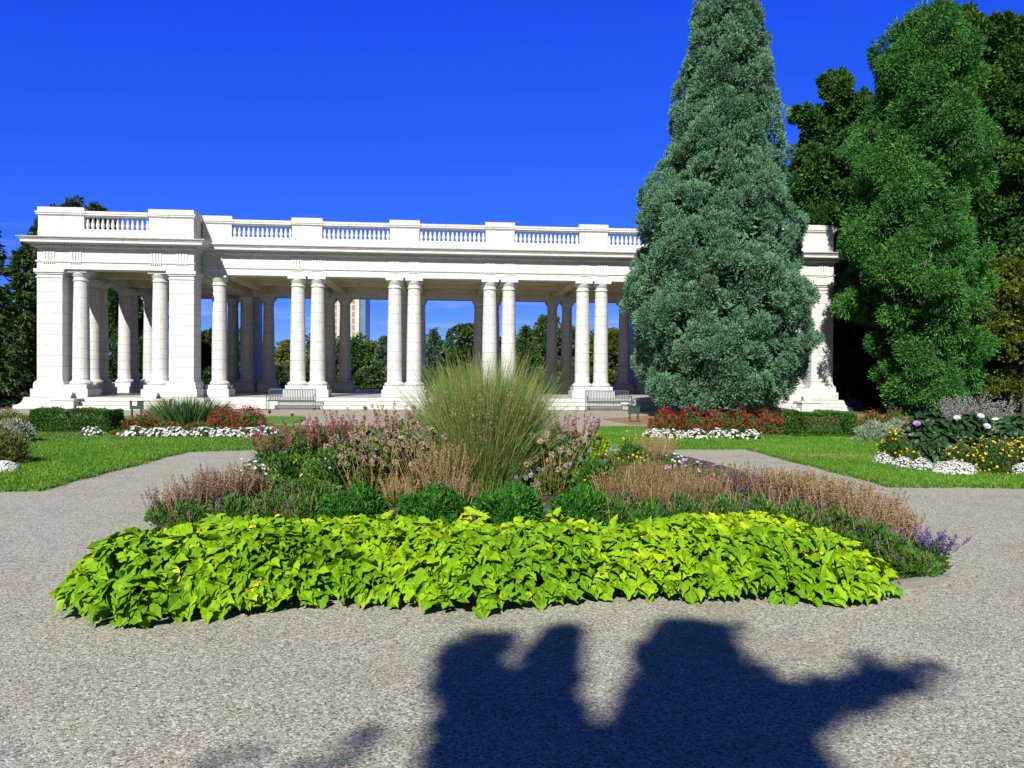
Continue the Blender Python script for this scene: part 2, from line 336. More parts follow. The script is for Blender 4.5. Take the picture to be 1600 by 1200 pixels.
poly_sheet('ground', [(-1500, -1500), (1500, -1500), (1500, 3000), (-1500, 3000)], 0, M['park'])
def smooth_edge(pts, k=3, j=.05):
    """subdivide a polygon's edges and jitter them a little, like a hand-cut turf edge"""
    out = []
    for a, b in zip(pts, pts[1:] + pts[:1]):
        L = math.dist(a[:2], b[:2]); n = max(1, min(40, int(L / .35)))
        for i in range(n):
            t = i / n; jj = 0 if n < 3 else j
            out.append((a[0] + (b[0] - a[0]) * t + RNG.uniform(-jj, jj), a[1] + (b[1] - a[1]) * t + RNG.uniform(-jj, jj)))
    return out
poly_sheet('gravel_path', [(-30, -30), (30, -30), (30, 25.6), (-30, 25.6)], .004, M['gravel'])
poly_sheet('concrete_walk', [(-21.5, 25.6), (12.5, 25.6), (13.5, 37), (-21.5, 34)], .004, M['walk'])
g2 = lambda L: [tuple(G(x, y)[:2]) for x, y in L]
LAWN_L = smooth_edge(g2([(55, 769), (175, 737), (290, 707), (420, 702.5), (600, 700), (600, 669), (300, 667), (-100, 665)]) + [(-29, 24.0), (-29, float(G(0, 772)[1]))])
LAWN_R = smooth_edge(g2([(1390, 762), (1270, 730), (1165, 702.5), (1045, 703), (930, 700), (925, 669), (1300, 668), (1500, 668)]) + [(29, 24.0), (29, float(G(1600, 763)[1]))])
LAWN_B = smooth_edge(g2([(474, 652), (479, 655), (455, 664), (200, 663.5), (-100, 663.5), (-100, 649)]))
poly_sheet('lawn', LAWN_L, .035, M['turf'], .035)
poly_sheet('lawn', LAWN_R, .035, M['turf'], .035)
poly_sheet('lawn', LAWN_B, .035, M['turf'], .035)
poly_sheet('mulch_bed', smooth_edge(g2([(940, 655), (1000, 651), (1060, 647), (1320, 646), (1420, 652), (1420, 665), (985, 664)])), .012, M['mulch'], .01)

def in_poly(P, poly):
    poly = np.array(poly); x, y = P[:, 0], P[:, 1]; ins = np.zeros(len(P), bool); j = len(poly) - 1
    for i in range(len(poly)):
        xi, yi = poly[i]; xj, yj = poly[j]
        c = ((yi > y) != (yj > y)) & (x < (xj - xi) * (y - yi) / (yj - yi + 1e-12) + xi); ins ^= c; j = i
    return ins

def lawn_blades(poly, dens_near, label):
    p = np.array(poly); acc = Acc()
    x0, x1 = max(p[:, 0].min(), -13), min(p[:, 0].max(), 15); y0, y1 = p[:, 1].min(), p[:, 1].max()
    n = int((x1 - x0) * (y1 - y0) * dens_near)
    P = np.stack([RNG.uniform(x0, x1, n), RNG.uniform(y0, y1, n), np.full(n, .033)], -1)
    keep = in_poly(P, poly) & (np.abs(P[:, 0]) < P[:, 1] * .72) & (RNG.random(n) < np.clip(13.0 / P[:, 1], .2, 1) ** 1.3)
    P = P[keep]; n = len(P)
    Dr = np.stack([RNG.normal(0, .35, n), RNG.normal(0, .35, n), np.ones(n)], -1)
    patch = .5 + .28 * np.sin(P[:, 0] * 1.3 + np.sin(P[:, 1] * .9)) * np.sin(P[:, 1] * 1.1 + 1) + .12 * np.sin(P[:, 0] * 5 + P[:, 1] * 3)
    t = np.clip(patch * .6 + RNG.random(n) * .45, 0, .93); dry = RNG.random(n) < .035
    sx, sy = (P[:, 0] - 6.3), (P[:, 1] - 15.6)
    dry |= (np.exp(-(sx / .9) ** 2 - (sy / .35) ** 2) * .8 > RNG.random(n))
    t[dry] = 1
    leafset(acc, P, Dr, RNG.uniform(.035, .075, n), RNG.uniform(.008, .016, n), t)
    o = link('grass', acc.mesh('grass'), LM['grass']); tag(o, label, 'grass', kind='stuff')
def edge_blades(poly, label):
    acc = Acc(); p = np.array(poly); q_ = np.roll(p, -1, 0); L_ = np.linalg.norm(q_ - p, axis=1); m = int(L_.sum() * 260)
    i = RNG.choice(len(p), m, p=L_ / L_.sum()); t = RNG.random((m, 1)); X = p[i] + (q_[i] - p[i]) * t + RNG.normal(0, .035, (m, 2))
    k = (np.abs(X[:, 0]) < 15) & (X[:, 1] < 27); X = X[k]; m = len(X); P = np.column_stack([X, np.full(m, .012)])
    tt = np.clip(RNG.normal(.42, .2, m), 0, .93); tt[RNG.random(m) < .10] = 1
    leafset(acc, P, np.stack([RNG.normal(0, .7, m), RNG.normal(-.2, .7, m), np.ones(m) * .9], -1), RNG.uniform(.04, .10, m), RNG.uniform(.008, .015, m), tt)
    o = link('grass', acc.mesh('grass'), LM['grass']); tag(o, label, 'grass', kind='stuff')
edge_blades(LAWN_L, 'ragged longer grass along the cut edge of the left lawn')
edge_blades(LAWN_R, 'ragged longer grass along the cut edge of the right lawn')
lawn_blades(LAWN_L, 1500, 'short mown green grass covering the lawn at the left of the flower island')
lawn_blades(LAWN_R, 1500, 'short mown green grass with a straw patch on the lawn at the right')
lawn_blades(LAWN_B, 400, 'small strip of mown grass behind the left flower bed near the terrace')

# ------------------------------------------------------------------ the marble pavilion
TH = 0.0883
pav = thing('pavilion', 'long white marble colonnaded pavilion with balustraded roof behind the flower beds', 'pavilion', (-20.03, 35.10, 0), TH)
UC, BAY, HP, VM, VB, ZA, ZB, ZF = 17.35, 4.43, .45, .98, 11.47, 6.05, 1.06, .515
WID, T, U1, UR, PW = 2 * UC, VM + VB, 1.083, 5.515, .525
PAIRS = [UC + (k - 1.5) * BAY for k in range(4)]
SING = [UC - 2.5 * BAY + HP, UC + 2.5 * BAY - HP]

# stone floor and steps
a = Acc(); e = .62
a.box(-e - .35, UR + e + .35, -e - .1, T + e, -.02, ZF - .0); a.box(WID - UR - e - .35, WID + e + .35, -e - .1, T + e, -.02, ZF - .0)
a.box(UR + e + .352, WID - UR - e - .352, VM - .75, VB + .75, -.02, ZF - .002)
link('base_platform', a.mesh('base_platform'), M['step'], pav)
a = Acc(); a.box(.9, UR - .9, -e + .0, T - .2, ZF + .001, ZF + .006)
a.box(UR + .9, WID - UR - .9, VM - .55, VB + .4, ZF + .001, ZF + .006); a.box(WID - UR + .9, WID - .9, -e, T - .2, ZF + .001, ZF + .006)
link('terrace_floor', a.mesh('terrace_floor'), M['floor'], pav)
for k, (dv, z1) in enumerate([(1.13, .343), (1.51, .1715)]):
    a = Acc(); a.box(PAIRS[0] - 1.2, PAIRS[3] + 1.2, VM - dv, VM - .752, -.02, z1)
    link('step', a.mesh('step'), M['step'], pav)
    for u0 in (0, WID - UR):
        a = Acc(); a.box(u0 + 1.48, u0 + UR - 1.48, -e - .102 - .36 * (k + 1), -e - .104, -.02, z1)
        link('step', a.mesh('step'), M['step'], pav)
for x0_, x1_ in ((UR + e + .36, PAIRS[0] - 1.21), (PAIRS[3] + 1.21, WID - UR - e - .36)):
    a = Acc(); a.box(x0_, x1_, VM - 1.0, VM - .753, -.02, .27); link('base_course', a.mesh('base_course'), M['step'], pav)
# cheek blocks beside the steps with curled scroll ends
for uc_ in (1.0, UR - 1.0, WID - UR + 1.0, WID - 1.0):
    a = Acc(); a.box(uc_ - .46, uc_ + .46, -1.62, -.724, -.02, .40); a.box(uc_ - .50, uc_ + .50, -1.66, -.726, .40, .47)
    for q in range(4): a.box(uc_ - .12, uc_ + .12, -.98 - .05 * q, -.728, .47 + .0 * q, .72 - .065 * q)
    link('cheek_block', a.mesh('cheek_block'), M['course'], pav)
# curved flares at the outer ends of the tower bases
for sgn, ue in ((-1, -e - .35), (1, UR + e + .35), (-1, WID - UR - e - .35), (1, WID + e + .35)):
    pr = [(0, ZF - .03)] + [(.04 + .40 * (1 - math.cos(t)), .17 + (ZF - .22) * (1 - math.sin(t))) for t in np.linspace(0.05, 1.5, 7)] + [(.46, .16), (.46, -.02), (0, -.02)]
    n = len(pr); V = [(ue + sgn * p[0], v, p[1]) for v in (-e - .098, .62) for p in pr]
    a = Acc(); a.add(V, [list(range(n))[::sgn]]); a.add(V, [list(range(n, 2 * n))[::-sgn]]); a.add(V, [(i, (i + 1) % n, (i + 1) % n + n, i + n) for i in range(n)])
    link('base_scroll', a.mesh('base_scroll'), M['course'], pav)

# columns (entasis, torus base, echinus and abacus)
def col_prof():
    p = []
    for t in np.linspace(0, 1, 12):
        r = .352 - .058 * t ** 1.9
        p.append((r, ZB + .20 + t * (ZA - .46 - ZB - .20)))
    return p
shaft_p = [(.40, ZB + .15)] + [(.385, ZB + .16), (.36, ZB + .185)] + col_prof() + [(.30, ZA - .30)]
base_p = [(.0, ZB), (.44, ZB), (.468, ZB + .03), (.475, ZB + .065), (.462, ZB + .105), (.43, ZB + .13), (.405, ZB + .15), (.0, ZB + .151)]
cap_p = [(.295, ZA - .47), (.335, ZA - .462), (.342, ZA - .44), (.330, ZA - .425), (.30, ZA - .415), (.30, ZA - .30), (.325, ZA - .285), (.335, ZA - .265), (.37, ZA - .21), (.395, ZA - .165), (.40, ZA - .125), (.38, ZA - .119)]
me_shaft = Acc().lathe(shaft_p, n=32).mesh('shaft', True)
me_base = Acc().lathe(base_p, n=32).mesh('base', True)
a = Acc().lathe(cap_p, n=32); a.box(-.405, .405, -.405, .405, ZA - .12, ZA - .004); me_cap = a.mesh('capital')
def column(u, v):
    c = link('column', me_shaft, M['drum'], pav, (u, v, 0)); link('column_base', me_base, M['drum'], c); link('capital', me_cap, M['course'], c)
def plinth(u0, u1, v0, v1):
    a = Acc(); a.box(u0 - .08, u1 + .08, v0 - .08, v1 + .08, ZF + .007, ZF + .355); a.box(u0, u1, v0, v1, ZF + .355, ZB - .001)
    link('plinth', a.mesh('plinth'), M['course'], pav)
q = .485
for v in (VM, VB):
    for u in PAIRS:
        column(u - HP, v); column(u + HP, v); plinth(u - HP - q, u + HP + q, v - q, v + q)
    for u in SING: column(u, v)
for u in SING:
    for v in (VM, VB): plinth(u - q, u + q, v - q, v + q)
a = Acc(); a.box(-PW, PW, -PW, PW, ZB + .18, ZA - .36); me_pier = a.mesh('pier')
a = Acc()
for x, z0, z1 in ((.10, ZB, ZB + .09), (.06, ZB + .09, ZB + .14), (.025, ZB + .14, ZB + .18)): a.box(-PW - x, PW + x, -PW - x, PW + x, z0, z1)
me_pb = a.mesh('pier_base')
a = Acc()
for x, z0, z1 in ((.035, ZA - .38, ZA - .33), (.0, ZA - .33, ZA - .22), (.05, ZA - .22, ZA - .15), (.10, ZA - .15, ZA - .004)): a.box(-PW - x, PW + x, -PW - x, PW + x, z0, z1)
me_pc = a.mesh('pier_capital')
def pier(u, v):
    c = link('pier', me_pier, M['pier'], pav, (u, v, 0)); link('pier_base', me_pb, M['course'], c); link('pier_capital', me_pc, M['course'], c)
for base in (0, WID - UR):
    for v in (0, T):
        pier(base, v); pier(base + UR, v); column(base + U1, v); column(base + UR - U1, v)
        plinth(base - PW - .11, base + U1 + q, v - PW - .11, v + PW + .11); plinth(base + UR - U1 - q, base + UR + PW + .11, v - PW - .11, v + PW + .11)
    outer, inner = (base, base + UR) if base == 0 else (base + UR, base)
    for u in (outer, inner):
        for v, s_ in ((U1, 1), (T - U1, -1)):
            column(u, v)
            plinth(u - q, u + q, *( (PW + .115 + .085, U1 + q) if s_ > 0 else (T - U1 - q, T - PW - .2)))
    for vc in (T / 2 - 1.97, T / 2 + 1.97):
        column(outer, vc - HP); column(outer, vc + HP); plinth(outer - q, outer + q, vc - HP - q, vc + HP + q)

# entablature swept round the outline
FE = .36
PATH = [(-PW, -PW), (UR + PW, -PW), (UR + PW, VM - FE), (WID - UR - PW, VM - FE), (WID - UR - PW, -PW), (WID + PW, -PW), (WID + PW, T + PW),
        (WID - UR - PW, T + PW), (WID - UR - PW, VB + FE), (UR + PW, VB + FE), (UR + PW, T + PW), (-PW, T + PW)]
def off_pts(o):
    n = len(PATH); out = []
    for i in range(n):
        p0, p1, p2 = (np.array(PATH[j % n]) for j in (i - 1, i, i + 1))
        d1 = (p1 - p0) / np.linalg.norm(p1 - p0); d2 = (p2 - p1) / np.linalg.norm(p2 - p1)
        out.append(p1 + o * (np.array([d1[1], -d1[0]]) + np.array([d2[1], -d2[0]])))
    return out
def sweep(prof, closed=True):
    n = len(PATH); V = []; k = len(prof)
    for o, z in prof: V += [(x, y, z) for x, y in off_pts(o)]
    F = []
    for j in range(k if closed else k - 1):
        j2 = (j + 1) % k
        for i in range(n):
            i2 = (i + 1) % n; F.append((j * n + i, j * n + i2, j2 * n + i2, j2 * n + i))
    return Acc().add(V, F)
link('architrave', sweep([(-.74, ZA), (0, ZA), (0, 6.34), (.045, 6.35), (.05, 6.41), (0, 6.412), (-.74, 6.412)]).mesh('architrave'), M['course'], pav)
link('frieze', sweep([(-.70, 6.413), (-.008, 6.413), (-.008, 6.95), (-.70, 6.95)]).mesh('frieze'), M['course'], pav)
link('cornice', sweep([(-.5, 6.951), (.07, 6.951), (.09, 6.985), (.12, 6.99), (.12, 7.075), (.19, 7.09), (.21, 7.135), (.47, 7.14), (.47, 7.25), (.50, 7.255), (.54, 7.315), (.585, 7.335), (.60, 7.375), (-.5, 7.41)]).mesh('cornice'), M['course'], pav)
# dentils
a = Acc()
P_ = off_pts(.12); n = len(P_)
for i in range(n):
    p, q_ = P_[i], P_[(i + 1) % n]; L = np.linalg.norm(q_ - p); d = (q_ - p) / L; nr = np.array([d[1], -d[0]])
    if abs(d[0]) < .5 and 0 < i < 11 and i not in (1, 3, 5): continue
    if 5 < i < 11: continue
    m = int(L / .135)
    for j in range(m):
        c = p + d * (j + .5) * L / m
        x0 = c - d * .04 - nr * .01; x1 = c + d * .04 + nr * .065
        a.box(min(x0[0], x1[0]), max(x0[0], x1[0]), min(x0[1], x1[1]), max(x0[1], x1[1]), 6.99, 7.07)
link('dentil_course', a.mesh('dentil_course'), M['course'], pav)['kind'] = 'stuff'
# triglyphs with guttae over every front column
a = Acc()
for k in (-1.5, -.5, .5, 1.5):
    a.box(k * .125 - .043 + .02 * 0, k * .125 + .043, -.022, .012, 6.415, 6.93)
a.box(-.26, .26, -.026, .012, 6.86, 6.935)
for k in range(6): a.box(-.24 + k * .085, -.19 + k * .085, -.045, .01, 6.285, 6.335)
me_tri = a.mesh('triglyph')
for u in [c + s for c in PAIRS for s in (-HP, HP)] + SING: link('triglyph', me_tri, M['course'], pav, (u, VM - FE, 0))
for b0 in (0, WID - UR):
    for u in (-0.02, U1, UR - U1, UR): link('triglyph', me_tri, M['course'], pav, (b0 + u, -PW, 0))
# ceiling, beams and roof
a = Acc(); i_ = .3
a.box(UR + PW - .2, WID - UR - PW + .2, VM + i_, VB - i_, 6.62, 6.75)
for b0 in (0, WID - UR): a.box(b0 - PW + .3, b0 + UR + PW - .3, -PW + .3, T + PW - .3, 6.622, 6.76)
link('ceiling', a.mesh('ceiling'), M['ceil'], pav)
a = Acc()
for u in [c + s for c in PAIRS for s in (-HP, HP)] + SING: a.box(u - .22, u + .22, VM + .36, VB - .36, 6.20, 6.63)
for u in (UR, WID - UR): a.box(u - .37, u + .37, -.1, T + .1, 6.06, 6.63)
for b0 in (0, WID - UR):
    for v in (U1, T / 2 - 1.97, T / 2 + 1.97, T - U1): a.box(b0 + .2, b0 + UR - .36, v - .2, v + .2, 6.2, 6.63)
for v in (VM + .385, VB - .385 - .3): a.box(UR + .4, WID - UR - .4, v, v + .3, 6.412, 6.63)
for v in (VM + 3.6, VM + 6.6): a.box(UR + .4, WID - UR - .4, v - .15, v + .15, 6.34, 6.63)
link('ceiling_beam', a.mesh('ceiling_beam'), M['ceil'], pav)
a = Acc(); a.add([(x, y, 7.38) for x, y in off_pts(-.3)], [list(range(12))])
link('roof', a.mesh('roof'), M['floor'], pav)
# parapet: base course, blocks, balustrades
link('parapet_base', sweep([(-.42, 7.37), (.035, 7.37), (.035, 7.40), (-.02, 7.44), (-.02, 7.76), (-.045, 7.79), (-.40, 7.79)]).mesh('parapet_base'), M['course'], pav)
def block(u0, u1, v0, v1):
    a = Acc(); a.box(u0, u1, v0, v1, 7.792, 8.36); a.box(u0 - .03, u1 + .03, v0 - .03, v1 + .03, 8.36, 8.40)
    a.box(u0 - .07, u1 + .07, v0 - .07, v1 + .07, 8.40, 8.47); a.box(u0 - .10, u1 + .10, v0 - .10, v1 + .10, 8.47, 8.53); a.box(u0 - .02, u1 + .02, v0 - .02, v1 + .02, 8.53, 8.72)
    link('parapet_block', a.mesh('parapet_block'), M['course'], pav)
bal_p = [(.0, 7.792), (.075, 7.794), (.075, 7.82), (.052, 7.84), (.05, 7.86), (.072, 7.90), (.082, 7.96), (.078, 8.02), (.058, 8.12), (.044, 8.20), (.042, 8.235), (.058, 8.25), (.058, 8.268), (.044, 8.28), (.07, 8.30), (.07, 8.335)]
me_bal = Acc().lathe(bal_p, n=12).mesh('baluster', True)
def balustrade(u0, u1, v0, v1, real=True):
    """run of balusters between two blocks along u (v0,v1 = faces) """
    a = Acc(); a.box(u0, u1, v0, v1, 8.336, 8.385); a.box(u0 + .002, u1 - .002, v0 - .055, v1 + .055, 8.385, 8.46); a.box(u0 + .002, u1 - .002, v0 - .075, v1 + .03, 8.46, 8.56)
    r = link('balustrade', a.mesh('rail'), M['course'], pav)
    L = u1 - u0; m = max(2, int(round(L / .205)))
    for j in range(m): link('baluster', me_bal, M['course'], r, (u0 + (j + .5) * L / m, (v0 + v1) / 2, 0))
vf0, vf1 = -PW + .03, -PW + .37
mv0, mv1 = VM - FE + .03, VM - FE + .37
blk = .675
for b0 in (0, WID - UR):
    block(b0 - PW + .03, b0 + 1.40, vf0, vf1); block(b0 + UR - 1.40, b0 + UR + PW - .03, vf0, vf1); balustrade(b0 + 1.40, b0 + UR - 1.40, vf0, vf1)
    block(b0 - PW + .03, b0 + 1.40, T + PW - .37, T + PW - .03); block(b0 + UR - 1.40, b0 + UR + PW - .03, T + PW - .37, T + PW - .03)
block(UR + PW - .37, UR + PW - .032, vf1 + .1, mv1); block(UR + PW - .03 + .05, SING[0] + .62, mv0, mv1)
block(WID - UR - PW + .032, WID - UR - PW + .37, vf1 + .1, mv1); block(SING[1] - .62, WID - UR - PW + .03 - .05, mv0, mv1)
eds = [SING[0] + .62] + [x for c in PAIRS for x in (c - blk, c + blk)] + [SING[1] - .62]
for c in PAIRS: block(c - blk, c + blk, mv0, mv1)
for j in range(0, len(eds), 2): balustrade(eds[j], eds[j + 1], mv0, mv1)
a = Acc()      # plain rear and end parapets
a.box(1.5, UR - 1.5, T + PW - .37, T + PW - .03, 7.792, 8.5); a.box(WID - UR + 1.5, WID - 1.5, T + PW - .37, T + PW - .03, 7.792, 8.5)
a.box(UR + PW, WID - UR - PW, VB + FE - .37, VB + FE - .03, 7.792, 8.5)
a.box(-PW + .03, -PW + .37, vf1 + .12, T + PW - .5, 7.792, 8.5); a.box(WID + PW - .37, WID + PW - .03, vf1 + .12, T + PW - .5, 7.792, 8.5)
link('end_parapet', a.mesh('end_parapet'), M['course'], pav)

def PV(u, v, z=0.0):
    return np.array([-20.03 + u * math.cos(TH) - v * math.sin(TH), 35.10 + u * math.sin(TH) + v * math.cos(TH), z])

# ------------------------------------------------------------------ benches, signs, fence, far building
def bench_root(label, loc):
    b = thing('park_bench', label, 'bench', loc, TH, 'slatted metal benches before the pavilion')
    Lh = .98
    a = Acc()
    for k in range(27):                              # seat slats run front to back and roll over the front edge
        x = -Lh + .05 + k * (2 * Lh - .1) / 26
        a.box(x - .016, x + .016, -.27, .20, .435, .447); a.box(x - .016, x + .016, -.282, -.27, .385, .447)
    a.box(-Lh, Lh, -.262, -.232, .40, .432); a.box(-Lh, Lh, .17, .2, .40, .432)
    link('seat', a.mesh('seat'), M['bench'], b)
    a = Acc()
    for k in range(27):
        x = -Lh + .05 + k * (2 * Lh - .1) / 26
        a.tube([(x, .20, .45), (x, .235, .62), (x, .29, .86), (x, .31, .895)], [.015] * 4, 4)
    a.tube([(-Lh, .29, .90), (Lh, .29, .90)], [.02, .02], 6); a.tube([(-Lh, .205, .49), (Lh, .205, .49)], [.016, .016], 6)
    link('backrest', a.mesh('backrest'), M['bench'], b)
    for s in (-1, 1):
        x = s * (Lh + .02)
        a = Acc(); a.tube([(x, .29, .9), (x, .22, .55), (x, .205, .40), (x, .23, .0)], [.019] * 4, 6); link('leg', a.mesh('leg'), M['bench'], b)
        a = Acc(); a.tube([(x, -.27, .0), (x, -.255, .40), (x, -.26, .60)], [.019] * 3, 6); link('leg', a.mesh('leg'), M['bench'], b)
        a = Acc(); a.tube([(x, .245, .66), (x, .0, .665), (x, -.22, .655), (x, -.29, .62), (x, -.285, .57)], [.024, .024, .024, .022, .018], 6); a.tube([(x, -.25, .41), (x, .2, .41)], [.016, .016], 6)
        link('armrest', a.mesh('armrest'), M['bench'], b)
    return b
bA = PV(PAIRS[0] - .35, VM - 2.15); bD = PV(PAIRS[3] + .38, VM - 2.15)
bench_root('blue grey slatted metal bench left of the tall reed clump, before the first column pair', bA)
b2 = bench_root('blue grey slatted metal bench beside the small green sign near the blue juniper', bD)
def sign_board(label, loc, w, h, z0, paper):
    s = thing('sign', label, 'sign', loc, 0.03)
    a = Acc(); a.box(-w / 2, w / 2, -.03, .03, z0, z0 + h); a.box(-w / 2 - .02, w / 2 + .02, -.045, .045, z0 + h, z0 + h + .025); link('panel', a.mesh('panel'), M['sign'], s)
    for k in (-1, 1):
        a = Acc(); a.box(k * (w / 2 - .06) - .03, k * (w / 2 - .06) + .03, -.025, .025, 0, z0 - .001); link('post', a.mesh('post'), M['post'], s)
    if paper:
        a = Acc(); a.box(-w / 2 + .09, -w / 2 + .24, -.036, -.031, z0 + .12, z0 + .30); link('notice', a.mesh('notice'), M['paper'], s)
    return s
sign_board('small blank dark green sign board on two short posts right of the bench', D(990.5, 27.3), .40, .26, .30, False)
sign_board('small dark green sign board with a white notice behind the left hedge', D(213, 25.6), .42, .25, .42, True)
t = thing('stone_box', 'small weathered tan stone box behind the spiky iris clump', 'box', D(258, 27.5), .1)
a = Acc(); a.box(-.16, .16, -.16, .16, 0, .62); link('body', a.mesh('body'), M['rusty'], t)
a = Acc(); a.box(-.19, .19, -.19, .19, .62, .69); link('cap', a.mesh('cap'), M['rusty'], t)

f = thing('railing', 'low black metal railing behind the pavilion terrace', 'railing', (0, 50, 0))
a = Acc()
for k in range(150):
    x = -16 + k * .16; a.box(x - .012, x + .012, -.012, .012, .0, .68)
link('baluster_row', a.mesh('baluster_row'), M['fence'], f)['kind'] = 'stuff'
a = Acc(); a.box(-16.1, 8.1, -.03, .03, .68, .74); a.box(-16.1, 8.1, -.025, .025, .06, .10); link('handrail', a.mesh('handrail'), M['fence'], f)

bl = thing('apartment_tower', 'tall tan and white apartment tower seen between the pavilion columns', 'building', D(534, 360), 0.0)
a = Acc(); bw, bh = 7.7, 46.; a.box(-bw, bw, 0, 14, 0, bh); link('wall', a.mesh('wall'), M['bld_white'], bl)
a = Acc(); a.box(-bw - .2, bw + .2, -.2, 14.2, bh, bh + 1); link('roof', a.mesh('roof'), M['bld_white'], bl)
for fl in range(14):
    z = 3.0 + fl * 3.0
    for cx_ in (-3.9, 4.2):
        a = Acc(); a.box(cx_ - 2.2, cx_ - .1, -.10, -.01, z + .35, z + 2.25); w_ = link('window', a.mesh('window'), M['sash'], bl)
        a = Acc(); a.box(cx_ - 2.0, cx_ - 1.2, -.16, -.102, z + .5, z + 2.1); a.box(cx_ - 1.1, cx_ - .3, -.16, -.102, z + .5, z + 2.1); link('pane', a.mesh('pane'), M['glass'], w_)
    a = Acc(); 
    for cx_ in (-3.9, 4.2): a.box(cx_ + .2, cx_ + 1.5, -.08, -.01, z + .2, z + 2.5)
    link('spandrel', a.mesh('spandrel'), M['bld_tan'], bl)
a = Acc(); a.box(bw + .01, bw + 2.6, 1.0, 13, 0, bh - .5); link('glazed_side', a.mesh('glazed_side'), M['bld_blue'], bl)

# ------------------------------------------------------------------ trees
def clump_sprays(acc, C, O, R, n, L, Wd, droop=0.0, tintvar=.22, base=.45):
    """n foliage sprays in every clump ball (centres C, outward dirs O, radii R)"""
    k = len(C); N = k * n
    d = unit(rdir(N) + np.repeat(O, n, 0) * .75)
    r = np.repeat(R, n) * RNG.uniform(.35, 1.0, N) ** .6
    P = np.repeat(C, n, 0) + d * r[:, None]
    Dr = d * .8 + rdir(N) * .55 + np.array([0, 0, .35 - droop])
    t = base + np.repeat(RNG.normal(0, tintvar * .6, k), n) + RNG.normal(0, tintvar, N)
    t = np.clip(t, 0, 1)
    leafset(acc, P, Dr, L * RNG.uniform(.6, 1.3, N), Wd * RNG.uniform(.7, 1.3, N), t)

def trunk_acc(h, r0, lean=(0, 0), limbs=(), n=9):
    a = Acc(); t = np.linspace(0, 1, 8)
    pts = [(lean[0] * x * x + .05 * math.sin(5 * x), lean[1] * x * x, h * x) for x in t]
    a.tube(pts, [r0 * (1.25 - .3 * min(1, x * 6)) * (1 - .75 * x) for x in t], n)
    for (z0, end, rr) in limbs:
        s = np.array([lean[0] * (z0 / h) ** 2, lean[1] * (z0 / h) ** 2, z0]); e = np.array(end, float)
        mid = (s + e) / 2 + np.array([0, 0, -.12 * np.linalg.norm(e - s)]); tt = np.linspace(0, 1, 6)
        a.tube([s * (1 - x) ** 2 + 2 * mid * x * (1 - x) + e * x * x for x in tt], [rr * (1 - .8 * x) for x in tt], 5)
    return a

def silhouette_tree(label, depth, rows, mat, cr, ncl, nsp, L, Wd, drop=0.0, droop=0.0, lump=.16, seed=1, cat='tree', core=True, holes=()):
    """dense tree whose outline follows measured half-widths at measured heights"""
    rng = np.random.default_rng(seed)
    z = np.array([zat(p[0], depth, (p[1] + p[2]) / 2) for p in rows]); x0 = np.array([D(p[1], depth, zz_)[0] for p, zz_ in zip(rows, z)]); x1 = np.array([D(p[2], depth, zz_)[0] for p, zz_ in zip(rows, z)])
    o = np.argsort(z); z = z[o]; cx = ((x0 + x1) / 2)[o]; rr = ((x1 - x0) / 2)[o]
    bx = float(cx[0]); root = thing('juniper_tree', label, cat, (bx, depth, 0))
    zz = np.linspace(z[0], z[-1], 200); w = np.interp(zz, z, rr); cdf = np.cumsum(w); cdf /= cdf[-1]
    acc = Acc(); m = ncl * 2
    zc = np.interp(rng.random(m), cdf, zz); ph = rng.uniform(0, 2 * math.pi, m)
    R_ = np.interp(zc, z, rr); X_ = np.interp(zc, z, cx) - bx
    wob = 1 + lump * (np.sin(ph * 3 + zc * 1.7 + seed) * .5 + np.sin(ph * 5 - zc * 2.9) * .35 + np.sin(ph * 2 + zc * .8) * .3)
    keep = (np.sin(ph * 4 + zc * 2.3 + seed * 2) + np.sin(ph * 7 - zc * 3.1) + rng.normal(0, .6, m)) > (-2.4 + drop * 3)
    rad = np.maximum(.02, R_ * wob - cr * 1.25) * (1 - .12 * rng.random(m) ** 2)
    C = np.stack([X_ + rad * np.cos(ph), rad * np.sin(ph), zc], -1)
    for (hx, hz, hr) in holes: keep &= ((C[:, 0] - hx) ** 2 + (C[:, 2] - hz) ** 2 > hr ** 2)
    C = C[keep][:ncl]; ph = ph[keep][:ncl]
    O = np.stack([np.cos(ph), np.sin(ph), np.full(len(ph), .45 - droop)], -1); O = unit(O)
    clump_sprays(acc, C, O, cr * rng.uniform(.65, 1.25, len(C)), nsp, L, Wd, droop)
    if core:
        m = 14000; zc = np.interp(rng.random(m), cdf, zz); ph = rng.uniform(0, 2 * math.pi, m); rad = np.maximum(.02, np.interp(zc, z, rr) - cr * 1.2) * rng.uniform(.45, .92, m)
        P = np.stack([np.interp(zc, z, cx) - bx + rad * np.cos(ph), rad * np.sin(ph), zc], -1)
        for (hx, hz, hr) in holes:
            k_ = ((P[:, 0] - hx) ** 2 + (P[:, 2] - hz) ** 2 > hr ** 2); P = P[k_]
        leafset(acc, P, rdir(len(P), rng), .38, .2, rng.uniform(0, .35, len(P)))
    link('crown', acc.mesh('crown'), mat, root)
    h = float(z[-1]) * .93
    limbs = [(zz_, (float(np.interp(zz_ + .8, z, cx)) - bx + .8 * float(np.interp(zz_ + .8, z, rr)) * math.cos(a_), .8 * float(np.interp(zz_ + .8, z, rr)) * math.sin(a_), zz_ + .9), .07) for zz_, a_ in zip(np.linspace(1, h * .85, 16), rng.uniform(0, 6.28, 16))]
    link('trunk', trunk_acc(h, .2, (0, 0), limbs).mesh('trunk', True), M['bark'], root)
    return root, acc

